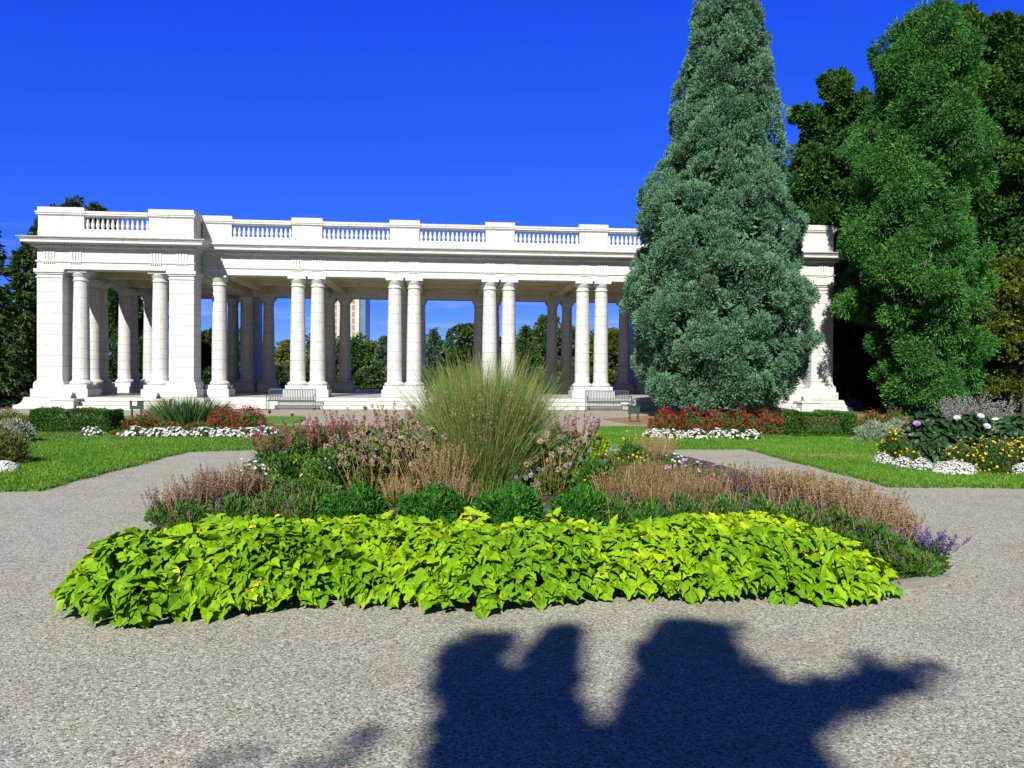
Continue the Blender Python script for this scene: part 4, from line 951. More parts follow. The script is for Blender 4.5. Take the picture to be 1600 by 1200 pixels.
# ---- dark green mounds
for px, dp, hw, top, lb in ((553, 7.75, 54, 757, 'first and leftmost of the dense dark green mounds behind the lime vine'), (675, 7.7, 57, 757, 'second dark green mound, left of the tall reed clump foot'), (794, 7.65, 56, 755, 'third dark green mound, just under the tall reed clump'), (905, 7.7, 50, 758, 'fourth dark green mound, right of the reed clump foot'), (1013, 7.45, 32, 786, 'small low dark green mound at the right end of its row')):
    R = hw * .93 * dp / FPX; H = zat(top + 13, dp, px) - .04
    plant('green_mound', lb, 'shrub', D(px, dp, .04), [('foliage', bush(R, H, int(24000 * R * R / .15) + 1500, .058, .022, Ry=R * .9, lumps=5, var=.3, boxy=2.6), 'mound')], 'round dark green mounds')

# ---- tall reed grass
acc = Acc(); n = 8200; a_ = RNG.uniform(0, 6.283, n); r_ = np.sqrt(RNG.random(n))
P = np.stack([.42 * r_ * np.cos(a_), .36 * r_ * np.sin(a_), np.zeros(n)], -1)
out = np.stack([np.cos(a_), np.sin(a_), np.zeros(n)], -1)
Ln = RNG.uniform(.5, 1.0, n) ** .7 * (2.05 - .55 * r_ * RNG.random(n)); sp = (.05 + .19 * r_ * RNG.uniform(.2, 1, n))[:, None]
Dr = out * sp + np.array([0, 0, 1.]) + RNG.normal(0, .10, (n, 3))
wd_ = RNG.normal(0, 1, (n, 3)); wd_[:, 2] = 0
bd = (out * (RNG.uniform(.0, .19, n) * (.25 + .75 * r_))[:, None] + wd_ * .10) * Ln[:, None]; bd[:, 2] = -Ln * RNG.uniform(.0, .26, n) * (.25 + r_)
tt = np.clip(RNG.normal(.58, .2, n), 0, .92); tt[RNG.random(n) < .12] = 1
ribbons(acc, P, Dr, Ln, RNG.uniform(.006, .011, n), bd, tt, segs=6)
n = 4200; a_ = RNG.uniform(0, 6.283, n); r_ = RNG.uniform(.3, 1, n); out = np.stack([np.cos(a_), np.sin(a_), np.zeros(n)], -1)
P = np.stack([.50 * r_ * np.cos(a_), .42 * r_ * np.sin(a_), np.zeros(n)], -1); Ln = RNG.uniform(.35, 1.15, n)
Dr = out * .22 + np.array([0, 0, 1.]) + RNG.normal(0, .14, (n, 3)); bd = out * (RNG.uniform(0, .35, n) * Ln)[:, None]; bd[:, 2] = -Ln * RNG.uniform(.05, .4, n)
ribbons(acc, P, Dr, Ln, RNG.uniform(.006, .011, n), bd, np.clip(RNG.normal(.55, .2, n), 0, 1), segs=5)
n = 520; a_ = RNG.uniform(0, 6.283, n); out = np.stack([np.cos(a_), .8 * np.sin(a_), np.zeros(n)], -1); r_ = RNG.uniform(.4, 1, n)
P = out * (.34 * r_)[:, None]; Ln = RNG.uniform(1.1, 1.95, n); Dr = out * (.22 * r_)[:, None] + np.array([0, 0, 1.]) + RNG.normal(0, .08, (n, 3))
bd = out * (RNG.uniform(.2, .52, n) * Ln)[:, None]; bd[:, 2] = -Ln * RNG.uniform(.15, .42, n)
ribbons(acc, P, Dr, Ln, RNG.uniform(.005, .009, n), bd, np.clip(RNG.normal(.62, .2, n), 0, 1), segs=7)
pl = Acc(); n2 = 900; a_ = RNG.uniform(0, 6.283, n2); r_ = np.sqrt(RNG.random(n2)); out = np.stack([np.cos(a_), np.sin(a_), np.zeros(n2)], -1)
Cp = ribbons(pl, out * (.22 * r_)[:, None], out * (.08 + .4 * r_)[:, None] + np.array([0, 0, 1.]), RNG.uniform(.6, 1.5, n2), .005, out * (.1 * r_)[:, None], RNG.uniform(.6, 1, n2), segs=4, taper=.4)
spikes(pl, Cp, .22, 12, .04, .007, .02, base=.8)
plant('reed_clump', 'tall arching clump of fine green reed grass at the centre of the flower island', 'ornamental grass', D(757, 10.7, .05), [('blade_tuft', acc, 'reed'), ('seed_plume', pl, 'dry')])

# ---- perennials of the island
def top_h(py, depth, px): return max(.12, zat(py, depth, px) - .05)

def spike_parts(name, C, mat, frac, m, fl, fw, fr):
    out = []
    for c in C:
        a_ = Acc(); spikes(a_, c[None], frac, m, fl, fw, fr, base=.5 + RNG.normal(0, .12)); out.append((name, a_, mat))
    return out

def spike_plant(name, label, cat, px, dp, top, R, spike_mat, n=60, fol=.55, foln=1500, fmat='bush', frac=.4, m=18, fl=.022, fw=.012, fr=.014, pick=1.0, second=None, stem_mat='bush', Ry=None, spread=.3, group=None, leaf=(.06, .016)):
    H = top_h(top, dp, px); n = int(n * (1.9 if cat == 'plant' and second and second[1] == 'dry' else 1.25)); st = Acc(); C = stems(st, n, R, H, spread, .006, Ry=Ry); sk = Acc(); k = RNG.random(len(C)) < pick
    parts = [('stem', st, stem_mat)]
    if k.sum() <= 45: parts += spike_parts('flower_spike', C[k], spike_mat, frac, m, fl, fw, fr)
    else:
        spikes(sk, C[k], frac, m, fl, fw, fr); parts.append(('flower_spike', sk, spike_mat))
    if second:
        if (~k).sum() <= 45: parts += spike_parts(second[0], C[~k], second[1], frac, m, fl, fw, fr)
        else:
            s2 = Acc(); spikes(s2, C[~k], frac, m, fl, fw, fr); parts.append((second[0], s2, second[1]))
    if foln: parts.append(('foliage', bush(R, H * fol, foln, leaf[0], leaf[1], Ry=Ry, up=.5), fmat))
    return plant(name, label, cat, D(px, dp, .05), parts, group)

# pink spiked knotweed at the back left and back right
PK = 'pink spiked perennials'
for px, dp, top, lb in ((432, 12.0, 672, 'leftmost pink spiked perennial at the back of the flower island'), (470, 12.3, 668, 'pink spiked perennial just right of the leftmost one'), (505, 12.6, 660, 'pink spiked perennial below the left end of the grey bench'), (540, 12.4, 652, 'pink spiked perennial with bright upright spikes between bench and globe thistles'), (622, 12.9, 640, 'tallest pink spiked perennial behind the dried globe thistles'), (872, 13.0, 655, 'pink spiked perennial right of the reed clump'), (896, 13.3, 660, 'pink spiked perennial beside the yellow flowers right of the reed clump')):
    R = .34 if px < 800 else .22
    spike_plant('pink_spike_plant', lb, 'plant', px, dp, top - 6, R, 'pink', n=27 if px < 800 else 20, fol=.74, foln=3600, frac=.32, m=56, fl=.028, fw=.018, fr=.017, pick=.62, second=('seed_spike', 'brown'), group=PK, leaf=(.07, .024), spread=.35)
# dark leafy bushes that fill the middle
LEAFY = [(450, 11.0, 712, .42, 'bush', 'green leafy bush with small orange flowers under the left pink spikes'), (520, 10.6, 705, .40, 'bush', 'green leafy bush above the gap left of the first dark mound'), (585, 10.9, 712, .34, 'mid', 'dark leafy bush behind the first dark green mound'), (640, 11.2, 690, .32, 'mid', 'dark leafy bush under the dried globe thistles'),
         (845, 11.0, 700, .34, 'mid', 'dark leafy bush just right of the reed clump'), (890, 11.0, 704, .36, 'bush', 'leafy bush under the blue globe thistles'), (930, 10.4, 722, .36, 'bush', 'leafy bush behind the fourth dark green mound'), (425, 9.9, 752, .36, 'bush', 'low leafy bush left of the first dark green mound'), (480, 9.5, 756, .36, 'bush', 'low twiggy bush beside the first dark green mound')]
for i, (px, dp, top, R, mt, lb) in enumerate(LEAFY):
    H = top_h(top, dp, px); fls = []; Pt, Nt = dome_pts(16, R, H, zmin=.3)
    for p_, n_ in zip(Pt, Nt): fls.append(Acc()); blooms(fls[-1], p_[None], n_[None], RNG.uniform(.03, .045), 5)
    plant('leafy_bush', lb, 'plant', D(px, dp, .05), [('foliage', bush(R, H, 5200, .075, .03, up=.35, var=.28), mt)] + [('flower', f_, ('yellow', 'lilac', 'yellow', 'lilac', 'white', 'yellow', 'yellow', 'white', 'lilac')[i]) for f_ in fls])
# globe thistles
for px, dp, top, R, mt, nn, lb in ((574, 10.3, 684, .30, 'thistle', 34, 'dried tan globe thistle clump left of the dark leafy bush'), (612, 10.5, 662, .34, 'thistle', 46, 'tallest dried tan globe thistle clump with round seed heads'), (664, 10.3, 680, .30, 'thistle', 40, 'dried tan globe thistle clump beside the reed clump'), (862, 10.4, 690, .26, 'thistle', 26, 'brownish globe thistle right of the reed clump'), (908, 10.6, 668, .22, 'steel', 18, 'blue grey globe thistle with dark round heads'), (822, 9.5, 742, .12, 'steel', 6, 'few pale blue round thistle heads above the third dark mound')):
    nn = int(nn * 1.5) if nn > 10 else nn; H = top_h(top, dp, px); st = Acc(); C = stems(st, nn, R, H, .4, .007, (.3, .9), hv=.34); hds = [Acc() for _ in C]
    for h_, c_ in zip(hds, C): heads(h_, c_[-1:], .046 if mt == 'thistle' else .034, 44, .6)
    plant('globe_thistle', lb, 'plant', D(px, dp, .05), [('stem', st, 'dry' if mt == 'thistle' else 'bush'), *[('seed_head', h_, mt) for h_ in hds], ('foliage', bush(R * .9, H * .5, 1100, .07, .022, up=.4), 'bush' if mt == 'steel' else 'olive')])
# dried brown stems
DRY = 'dried brown seed stalk clumps'
for px, dp, top, R, n, mt, lb in ((694, 10.0, 690, .24, 130, 'dry', 'pale dry brown stalks directly left of the reed clump'), (622, 9.4, 745, .18, 80, 'dry', 'bent dry stalks between the first and second dark mounds'), (722, 9.4, 744, .18, 80, 'brown', 'rusty seed stalks in front of the reed clump foot'),
    (962, 9.6, 738, .26, 120, 'brown', 'brown seed stalks right of the fourth dark green mound'), (1000, 10.6, 722, .34, 170, 'brown', 'brown seed stalks below the yellow flowered bushes'), (1050, 10.2, 728, .36, 190, 'brown', 'brown seed stalks behind the small low mound'), (1095, 9.4, 742, .32, 170, 'brown', 'brown seed stalks left of the green salvia'), (1020, 9.2, 752, .26, 110, 'brown', 'low brown seed stalks just above the small low mound'),
    (1022, 13.6, 676, .34, 170, 'dry', 'wispy straw coloured grass beside the right lawn tip')):
    H = top_h(top, dp, px); st = Acc(); C = stems(st, n, R, H, .35, .005, (.2, 1)); sk = Acc(); spikes(sk, C, .6, 22, .020, .008, .009, base=.5)
    plant('dry_stalk_clump', lb, 'plant', D(px, dp, .05), [('stem', st, 'dry'), ('seed_spike', sk, mt), ('foliage', bush(R * .9, H * .42, 900, .06, .02, up=.6), 'bush' if mt == 'brown' else 'olive')], DRY)
# salvia along both edges
SV = 'purple salvia clumps'
for px, dp, top, R, n, pick, s2, lb in ((268, 8.35, 768, .26, 46, .25, 'brown', 'leftmost purple salvia clump at the path edge'), (312, 8.7, 752, .28, 60, .2, 'brown', 'purple salvia clump second from the left path edge'), (352, 9.1, 742, .30, 80, .25, 'dry', 'salvia clump with tan and purple spikes below the white petunias'), (392, 9.4, 748, .26, 60, .12, 'brown', 'brownish salvia clump right under the white petunias'),
    (1135, 9.9, 738, .30, 70, .35, 'brown', 'purple salvia with green foliage under the lilac petunias'), (1180, 9.4, 742, .32, 90, .4, 'brown', 'purple salvia clump at the middle of the right edge'), (1225, 9.1, 748, .32, 130, .08, 'dry', 'tan salvia clump with pale seed spikes right of the green salvia'), (1275, 8.7, 756, .32, 140, .10, 'dry', 'densest tan salvia clump on the right edge'), (1322, 8.2, 768, .30, 120, .15, 'dry', 'tan salvia clump with a few dark purple spikes'), (1362, 7.8, 785, .27, 100, .22, 'dry', 'tan and purple salvia clump near the right corner'), (1395, 7.2, 806, .22, 80, .15, 'dry', 'last upright tan salvia clump before the edging stone'), (1200, 8.0, 782, .20, 40, .5, 'brown', 'low purple salvia just behind the lime vine at right')):
    spike_plant('salvia_clump', lb, 'plant', px, dp, top - 10, R, 'purple', n=n, fol=.48, foln=2200, frac=.5, m=34, fl=.019, fw=.009, fr=.010, pick=pick, second=('seed_spike', s2), stem_mat='dry', group=SV, leaf=(.05, .018), spread=.25)
for px, dp, top, R, lb in ((300, 7.6, 792, .24, 'low leafy salvia without flowers behind the left end of the lime vine'), (365, 7.7, 782, .26, 'low leafy salvia below the brownish salvia at left'), (425, 7.8, 774, .26, 'low twiggy salvia left of the first dark green mound'), (478, 7.7, 776, .24, 'low leafy salvia touching the first dark green mound'), (965, 7.6, 784, .18, 'low green salvia between the fourth mound and the small low mound'), (1070, 7.7, 782, .26, 'low leafy salvia right of the small low mound'), (1130, 7.6, 782, .26, 'low leafy salvia with few spikes behind the lime vine'), (1190, 7.5, 782, .25, 'low leafy salvia behind the right half of the lime vine'), (1250, 7.4, 786, .24, 'low leafy salvia below the densest tan salvia'), (1310, 7.2, 800, .22, 'low leafy salvia under the tan salvia at right'), (1360, 6.9, 822, .2, 'low leafy salvia near the right end of the lime vine'), (1428, 6.35, 872, .18, 'low leafy salvia filling the corner behind the edging stone'), (1402, 6.6, 850, .17, 'leafy salvia beside the edging stone under the last tan stalks')):
    spike_plant('salvia_clump', lb, 'plant', px, dp, top - 12, R, 'purple', n=14, fol=.85, foln=2600, frac=.5, m=20, fl=.018, fw=.008, fr=.008, pick=.5, second=('seed_spike', 'brown'), stem_mat='dry', group=SV, leaf=(.05, .018), spread=.25)
# the sprawling salvia at the right corner
st = Acc(); n = 26; a_ = RNG.uniform(-.7, 1.2, n); P = np.zeros((n, 3)); P[:, 2] = .04; P[:, :2] = RNG.normal(0, .06, (n, 2))
Dr = np.stack([np.sin(a_) * .8 + .15, -.2 + RNG.normal(0, .3, n), np.ones(n) * .9], -1); bd = np.stack([np.abs(np.sin(a_)) * .05, np.zeros(n), RNG.uniform(-.02, .06, n)], -1)
C = ribbons(st, P, Dr, RNG.uniform(.16, .33, n), .005, bd, .5, segs=4, taper=.4); plant('salvia_clump', 'small sprawling purple salvia leaning over the edging stone at right', 'plant', D(1447, 6.45, .06), [('stem', st, 'bush'), *spike_parts('flower_spike', C, 'purple', .40, 44, .020, .010, .011), ('foliage', bush(.17, .19, 1100, .045, .016, up=.3), 'bush')], SV)

# petunias, yellow bushes
def flower_mound(name, label, cat, loc, R, H, petal, nfl, size, fmat='bush', foln=900, Ry=None, group=None, leaf=(.05, .025), zmin=.12, petals=5, second=None, cup=.25):
    fl = Acc(); Pt, Nt = dome_pts(nfl, R, H, Ry, zmin, out=1.08); Pt = Pt * np.stack([RNG.uniform(.6, 1.25, nfl), RNG.uniform(.6, 1.25, nfl), RNG.uniform(.7, 1.15, nfl)], -1); blooms(fl, Pt, Nt, size * RNG.uniform(.75, 1.2, nfl), petals, cup)
    parts = [('foliage', bush(R * .95, H * .86, foln, leaf[0], leaf[1], Ry=Ry), fmat), ('flower', fl, petal)]
    if second:
        f2 = Acc(); Pt, Nt = dome_pts(second[2], R, H, Ry, .3); blooms(f2, Pt, Nt, size * RNG.uniform(.7, 1.1, second[2]), petals, cup); parts.append((second[0], f2, second[1]))
    return plant(name, label, cat, loc, parts, group)
PT = 'petunia clumps'
for px, dp, R, H, nf, mt, sec, lb in ((392, 10.4, .26, .42, 40, 'white', ('lilac_flower', 'lilac', 10), 'white petunias with lilac blooms at the left edge of the island'), (1052, 12.6, .24, .34, 26, 'lilac', ('white_flower', 'white', 14), 'lilac and white petunias at the right edge beyond the brown stalks'), (1088, 11.6, .24, .34, 34, 'lilac', None, 'lilac petunias between the brown stalks and the gravel'), (1120, 10.8, .22, .33, 30, 'lilac', None, 'lilac petunias nearest the purple salvia on the right edge')):
    flower_mound('petunia_clump', lb, 'flowers', D(px, dp, .05), R, H, mt, nf, .055, 'bush', 900, None, PT, second=sec)
for px, dp, top, R, nf, mt, lb in ((985, 12.9, 684, .30, 60, 'bush', 'yellow flowered bush between reed clump and straw grass'), (948, 12.2, 706, .26, 44, 'olive', 'yellow flowered bush right of the blue globe thistle'), (1005, 11.9, 716, .24, 34, 'bush', 'low yellow flowered bush above the brown stalks'), (420, 10.4, 740, .20, 26, 'olive', 'low yellow flowered bush beside the white petunias')):
    flower_mound('yellow_flower_bush', lb, 'flowers', D(px, dp, .05), R, top_h(top, dp, px), 'yellow', nf, .04, mt, 2600, leaf=(.06, .02), zmin=.05, group='yellow flowered bushes of the island')
plant('lime_leaf_bush', 'bright lime leaved bush behind the yellow flowers right of the reeds', 'plant', D(935, 13.6, .05), [('foliage', bush(.22, .5, 900, .09, .05), 'chart')])
# tall dark flower heads standing loose above the pink spikes
st = Acc(); P = np.array([[-.28, 0, 0], [-.12, .05, 0], [.30, 0, 0], [.62, .1, 0], [-.42, .1, 0.]]); Dr = np.array([[-.12, 0, 1], [.05, 0, 1], [.06, 0, 1], [.22, 0, 1], [-.1, 0, 1.]])
C = ribbons(st, P, Dr, np.array([.98, .93, .76, .72, .86]), .007, np.zeros((5, 3)), .4, segs=4, taper=.3); hds = [Acc() for _ in C]
for h_, c_ in zip(hds, C): heads(h_, c_[-1:], .032, 60, .2)
plant('coneflower', 'loose dark round flower heads on thin stems left of the bench', 'plant', D(462, 11.9, .05), [('stem', st, 'bush'), *[('seed_head', h_, 'brown') for h_ in hds]])

# ---- bed at the left: soil, hedge, iris, red and white flowers
poly_sheet('planting_soil', smooth_edge(g2([(20, 687), (140, 689), (300, 689), (425, 687), (445, 676), (425, 664), (200, 660), (-60, 662)])), .06, M['soil'], .03)
poly_sheet('planting_soil', smooth_edge(g2([(1008, 685), (1180, 685), (1420, 685), (1425, 663), (1200, 659), (1015, 661)])), .06, M['soil'], .03)
poly_sheet('planting_soil', smooth_edge(g2([(1368, 716), (1392, 724), (1430, 738), (1500, 746), (1620, 742), (1900, 720), (1900, 672), (1480, 668), (1390, 690)])), .06, M['soil'], .03)

def hedge(label, px0, px1, dp, top, depth, n):
    x0, x1 = D(px0, dp)[0], D(px1, dp)[0]; H = zat(top, dp, px0); Lx = (x1 - x0) / 2
    acc = Acc(); u = RNG.uniform(-1, 1, (n, 3)); ax = RNG.integers(0, 3, n); sg = np.sign(RNG.normal(size=n)); sg[ax == 2] = 1
    u[np.arange(n), ax] = sg * RNG.uniform(.80, 1.0, n)
    u[:, 2] = (u[:, 2] + 1) / 2
    s_ = np.maximum(np.abs(u[:, 0]) ** 6 + np.abs(u[:, 1]) ** 4 * .6 + u[:, 2] ** 6 * .6, 0); u[:, :2] *= (1 - .10 * np.clip(s_ - .6, 0, 1))[:, None]
    P = u * np.array([Lx, depth / 2, H]); P[:, 2] *= 1 + .05 * np.sin(P[:, 0] * 6) + .03 * np.sin(P[:, 0] * 15); P[:, 1] += .04 * np.sin(P[:, 0] * 7)
    Dr = unit(u - [0, 0, .4]) * .6 + rdir(n) * .6 + np.array([0, 0, .4])
    leafset(acc, P, Dr, .06 * RNG.uniform(.6, 1.3, n), .028, np.clip(.45 + RNG.normal(0, .24, n) + .12 * np.sin(P[:, 0] * 8) * np.sin(P[:, 2] * 11), 0, 1))
    return plant('boxwood_hedge', label, 'hedge', ((x0 + x1) / 2, dp + depth / 2, .03), [('foliage', acc, 'box')])
hedge('clipped green boxwood hedge in the left bed', 38, 172, 20.3, 644, .9, 15000)
hedge('clipped green boxwood hedge before the right end pier', 1238, 1345, 20.6, 648, 1.0, 12000)
RED = 'red flower plants of the side beds'
def red_plant(label, px, dp, top, R, nf, fn=2400, size=.06, tall=False, fmat='bush'):
    H = zat(top, dp, px) - .06; fl = Acc(); st = Acc()
    if tall:
        C = stems(st, nf, R, H, .3, .008, (.2, .6), hv=.2); blooms(fl, C[:, -1], np.tile([0, -.4, .8], (len(C), 1)) + RNG.normal(0, .3, (len(C), 3)), size, 7, .05)
    else:
        nf = int(nf * (3.4 if nf > 60 else 2.4)); Pt, Nt = dome_pts(nf, R, H, zmin=.02, out=1.05); Pt *= RNG.uniform(.92, 1.12, (nf, 1)); k = RNG.random(nf) < .35 + .65 * (Pt[:, 2] / H); blooms(fl, Pt[k], Nt[k], size * .85 * RNG.uniform(.7, 1.25, k.sum()), 7, .15)
    return plant('red_flower_plant', label, 'flowers', D(px, dp, .06), [('stem', st, 'bush'), ('foliage', bush(R, H * (.5 if tall else .93), fn, .06, .025), fmat), ('flower', fl, 'red')], RED)
for a_ in ((75, 22.4, 641, .42, 16, 1400, .09, True, 'bush', 'tall loose red flower heads behind the left hedge'), (130, 22.4, 640, .40, 14, 1400, .09, True, 'bush', 'red flower heads behind the left hedge near the small sign'), (190, 21.0, 655, .40, 62, 2600, .06, False, 'bush', 'mixed red flower plant at the right end of the left hedge'), (226, 21.2, 648, .40, 50, 2600, .06, False, 'olive', 'red flower plant with yellowed leaves in front of the small notice sign'), (238, 22.2, 634, .25, 9, 900, .09, True, 'bush', 'few bright red heads just left of the iris clump'),
           (262, 20.6, 660, .36, 50, 2200, .06, False, 'bush', 'low red flowers under the left half of the iris'), (310, 20.6, 660, .36, 46, 2200, .06, False, 'bush', 'low red flowers under the right half of the iris'), (352, 21.4, 637, .50, 130, 3000, .065, False, 'bush', 'dense dark red flower plant right of the iris clump'), (388, 21.2, 638, .46, 120, 3000, .065, False, 'bush', 'dense dark red flower plant at the right end of the left bed'), (182, 19.8, 674, .17, 22, 700, .06, False, 'bush', 'small bright red flowers between white petunias in the left bed'),
           (12, 20.6, 640, .55, 34, 3200, .06, False, 'olive', 'reddish tan flower plant at the left picture edge'),
           (1038, 21.0, 641, .42, 95, 2600, .075, False, 'bush', 'first bright red flower plant left in the right bed below the juniper'), (1078, 21.2, 640, .42, 80, 2800, .075, False, 'bush', 'second bright red flower plant in the right bed'), (1120, 21.3, 641, .42, 70, 2800, .07, False, 'bush', 'third red flower plant in the right bed below the juniper'), (1160, 21.2, 642, .42, 72, 2800, .07, False, 'bush', 'fourth red flower plant in the middle of the right bed'), (1200, 21.4, 642, .42, 78, 2800, .06, False, 'olive', 'sparser red flower plant left of the steps end in the right bed'), (1238, 21.8, 641, .42, 70, 2800, .06, False, 'olive', 'sparse red flower plant next to the right hedge'),
           (1362, 23.2, 641, .36, 46, 1800, .075, False, 'bush', 'red flower plant beyond the right end of the right hedge'), (1395, 23.2, 643, .36, 40, 1800, .075, False, 'bush', 'red flower plant above the silver shrub at right')):
    px, dp, top, R, nf, fn, sz, tall, fm, lb = a_; red_plant(lb, px, dp, top, R, nf, fn, sz, tall, fm)
WP = 'white petunia clumps of the side beds'
for px, dp, lb in ((142, 19.5, 'leftmost small white petunia clump in the left bed'), (210, 19.4, 'white petunia clump right of the small bright red flowers'), (248, 19.4, 'white petunia clump below the left half of the iris'), (272, 19.5, 'white petunia clump below the middle of the iris'), (318, 19.4, 'white petunia clump below the right edge of the iris'), (350, 19.4, 'white petunia clump below the dense dark red flowers'), (385, 19.5, 'white petunia clump near the right end of the left bed'), (412, 19.9, 'white petunia clump with lilac blooms at the end of the left bed'),
                   (1028, 20.1, 'leftmost white petunia clump below the first red flowers at right'), (1050, 19.7, 'white petunia clump second from the left in the right bed'), (1088, 19.9, 'white petunia clump below the second red flower plant at right'), (1122, 20.2, 'white petunia clump with taller blooms in the right bed'), (1150, 19.8, 'small white petunia clump below the fourth red flower plant'), (1175, 19.8, 'last white petunia clump towards the right hedge')):
    big = .30 if px < 1100 else .2
    if px == 142: big = .2
    flower_mound('white_petunia_clump', lb, 'flowers', D(px, dp, .06), big * 1.15, .19, 'white', int(330 * big), .075, 'bush', 700, .2, WP, zmin=.05, second=('lilac_flower', 'lilac', 16) if px == 412 else None)
# iris clump
acc = Acc(); n = 1700; a_ = RNG.uniform(0, 6.283, n); r_ = np.sqrt(RNG.random(n)); P = np.stack([.70 * r_ * np.cos(a_), .34 * r_ * np.sin(a_), np.zeros(n)], -1)
Dr = np.stack([np.cos(a_) * r_ * .75, np.sin(a_) * r_ * .4, np.ones(n)], -1) + RNG.normal(0, .12, (n, 3)); bd = np.stack([np.cos(a_) * r_ * .16, np.sin(a_) * .05, -.05 * np.ones(n)], -1)
ribbons(acc, P, Dr, RNG.uniform(.5, 1.05, n), .030, bd, RNG.uniform(.1, .9, n), segs=4)
plant('iris_clump', 'tall spiky green iris clump between the red flowers of the left bed', 'plant', D(292, 22.2, .06), [('blade_tuft', acc, 'iris')])
# silver shrubs
for px, dp, top, R, lb in ((1368, 19.6, 660, .48, 'silvery green artemisia at the right end of the right hedge'), (1402, 20.2, 658, .42, 'silvery green artemisia touching the datura bush'), (20, 17.6, 656, .40, 'silvery shrub in front of the left hedge'), (-14, 16.6, 660, .45, 'silvery shrub at the left picture edge above the yellowish shrub')):
    plant('silver_shrub', lb, 'shrub', D(px, dp, .04), [('foliage', bush(R, zat(top, dp, px) - .04, 3600, .075, .022, up=.6), 'silver')])
plant('yellowish_shrub', 'yellow green rounded shrub at the left picture edge on the lawn', 'shrub', D(-8, 13.4, .03), [('foliage', bush(.52, .60, 7000, .05, .02), 'olive'), ('red_leaf', bush(.42, .3, 700, .05, .02), 'brown')])
fl = Acc(); Pt, Nt = dome_pts(700, .24, .17, zmin=.05); blooms(fl, Pt, Nt, .03, 5, .1)
plant('alyssum_mound', 'white alyssum mound at the foot of the yellow green shrub at left', 'flowers', D(2, 12.5, .03), [('foliage', bush(.24, .15, 700, .03, .012), 'bush'), ('flower', fl, 'white')], 'white alyssum mounds')

# ---- bed at the right edge: datura, yellow lantana, white alyssum
DT = 'datura bushes of the right bed'
for px, dp, top, R, lb in ((1452, 14.8, 645, .52, 'dark big leaved datura bush, left end of the right bed'), (1520, 15.2, 648, .55, 'dark big leaved datura bush with pale trumpets in the middle of the right bed'), (1590, 14.8, 652, .60, 'dark big leaved datura bush cut by the right picture edge')):
    H = zat(top, dp, px) - .05; acc = Acc(); n = 1500; d = rdir(n); d[:, 2] = np.abs(d[:, 2]); q_ = RNG.random(n) ** .3
    P = d * q_[:, None] * np.array([R, R, H]); heart_leaves(acc, P, d * [1, 1, -.1] + RNG.normal(0, .4, (n, 3)) + [0, 0, -.35], d * .6 + np.array([0, -.25, .7]) + RNG.normal(0, .3, (n, 3)), RNG.uniform(.11, .21, n), np.clip(.42 + RNG.normal(0, .22, n), 0, 1))
    tf_ = []; nf = 5 if px > 1460 else 2; Pt, Nt = dome_pts(nf, R, H, zmin=.5, out=1.06)
    for p_, n_ in zip(Pt, Nt):
        ax = unit(n_ + [0, -.5, .4]); pts = [p_ + ax * t for t in (-.10, -.02, .04, .07)]; tf_.append(Acc().tube(pts, [.012, .018, .035, .066], 10))
    plant('datura_bush', lb, 'shrub', D(px, dp, .06), [('foliage', acc, 'datura')] + [('trumpet_flower', f_, 'white' if px > 1460 else 'lilac') for f_ in tf_], DT)
st = Acc(); C = stems(st, 260, .55, zat(622, 16.6, 1520) - .05, .4, .006, Ry=.4); sk = Acc(); spikes(sk, C, .28, 18, .03, .02, .03)
plant('mauve_plume_plant', 'grey mauve plumed perennial rising behind the datura bushes', 'plant', D(1520, 16.6, .06), [('stem', st, 'bush'), ('flower_spike', sk, 'mauve'), ('foliage', bush(.55, .8, 2600, .08, .03), 'bush')])
LN = 'yellow lantana bushes of the right bed'
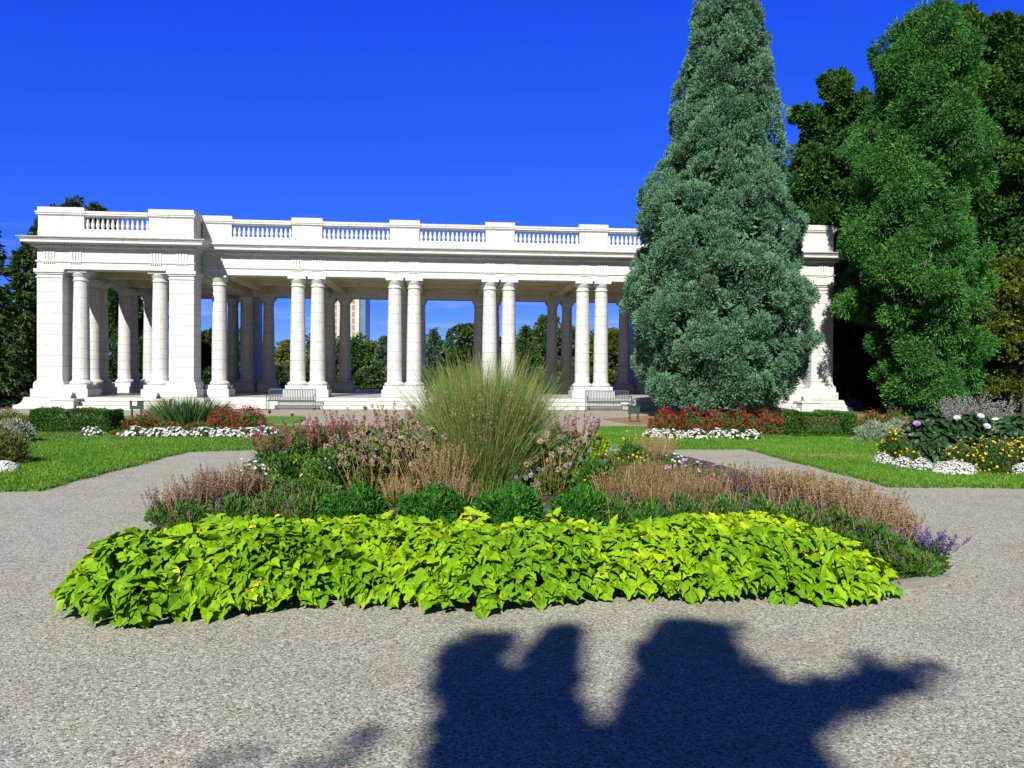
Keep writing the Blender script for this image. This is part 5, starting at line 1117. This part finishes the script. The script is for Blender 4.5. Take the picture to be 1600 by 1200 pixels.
for px, dp, top, R, nf, lb in ((1396, 14.6, 668, .26, 60, 'yellow lantana at the left end of the right bed'), (1424, 13.9, 706, .20, 40, 'low yellow lantana between two white alyssum mounds'), (1505, 13.5, 690, .34, 80, 'yellow lantana behind the largest white alyssum mound'), (1552, 13.2, 684, .40, 110, 'yellow lantana at the lower middle of the right bed'), (1606, 13.3, 680, .42, 110, 'yellow lantana cut by the right picture edge')):
    flower_mound('lantana_bush', lb, 'flowers', D(px, dp, .06), R, zat(top, dp, px) - .06, 'yellow', nf, .042, 'mid', 3600, leaf=(.045, .022), zmin=.02, group=LN, petals=6)
for px, dp, R, H, lb in ((1382, 14.5, .17, .17, 'first small white alyssum mound at the left tip of the right bed'), (1412, 13.8, .17, .17, 'second white alyssum mound from the left in the right bed'), (1440, 13.5, .18, .18, 'white alyssum mound just left of the largest one'), (1492, 13.0, .31, .19, 'largest white alyssum mound at the front of the right bed'), (1604, 12.9, .22, .18, 'white alyssum mound cut by the right picture edge')):
    fl = Acc(); Pt, Nt = dome_pts(int(8000 * R * R), R, H, zmin=.03); Pt *= 1 + .10 * np.sin(Pt[:, :1] * 23) * np.sin(Pt[:, 1:2] * 19) + RNG.normal(0, .05, (len(Pt), 1)); blooms(fl, Pt, Nt, .032, 5, .1)
    plant('alyssum_mound', lb, 'flowers', D(px, dp, .05), [('foliage', bush(R, H * .9, 900, .03, .012), 'silver'), ('flower', fl, 'white')], 'white alyssum mounds')

# ---- litter along the turf and bed edges
acc = Acc(); rg = np.random.default_rng(31); Pl = []
for poly, w, n in ((np.array(ISL), .14, 1500), (np.array(LAWN_L), .08, 900), (np.array(LAWN_R), .08, 900)):
    for _ in range(n):
        i = rg.integers(len(poly)); p, q_ = poly[i], poly[(i + 1) % len(poly)]; t = rg.random(); Pl.append([*(p + (q_ - p) * t + rg.normal(0, w, 2)), .008 + rg.random() * .006])
for _ in range(500): p = G(rg.uniform(0, 1600), rg.uniform(790, 1195)); Pl.append([p[0], p[1], .009])
Pl = np.array(Pl); n = len(Pl); dd = rdir(n); dd[:, 2] *= .15
leafset(acc, Pl, dd, rg.uniform(.012, .035, n), rg.uniform(.004, .012, n), rg.random(n))
o = link('plant_litter', acc.mesh('plant_litter'), LM['litter']); tag(o, 'dry brown leaf litter scattered along bed edges and gravel', 'litter', kind='stuff')
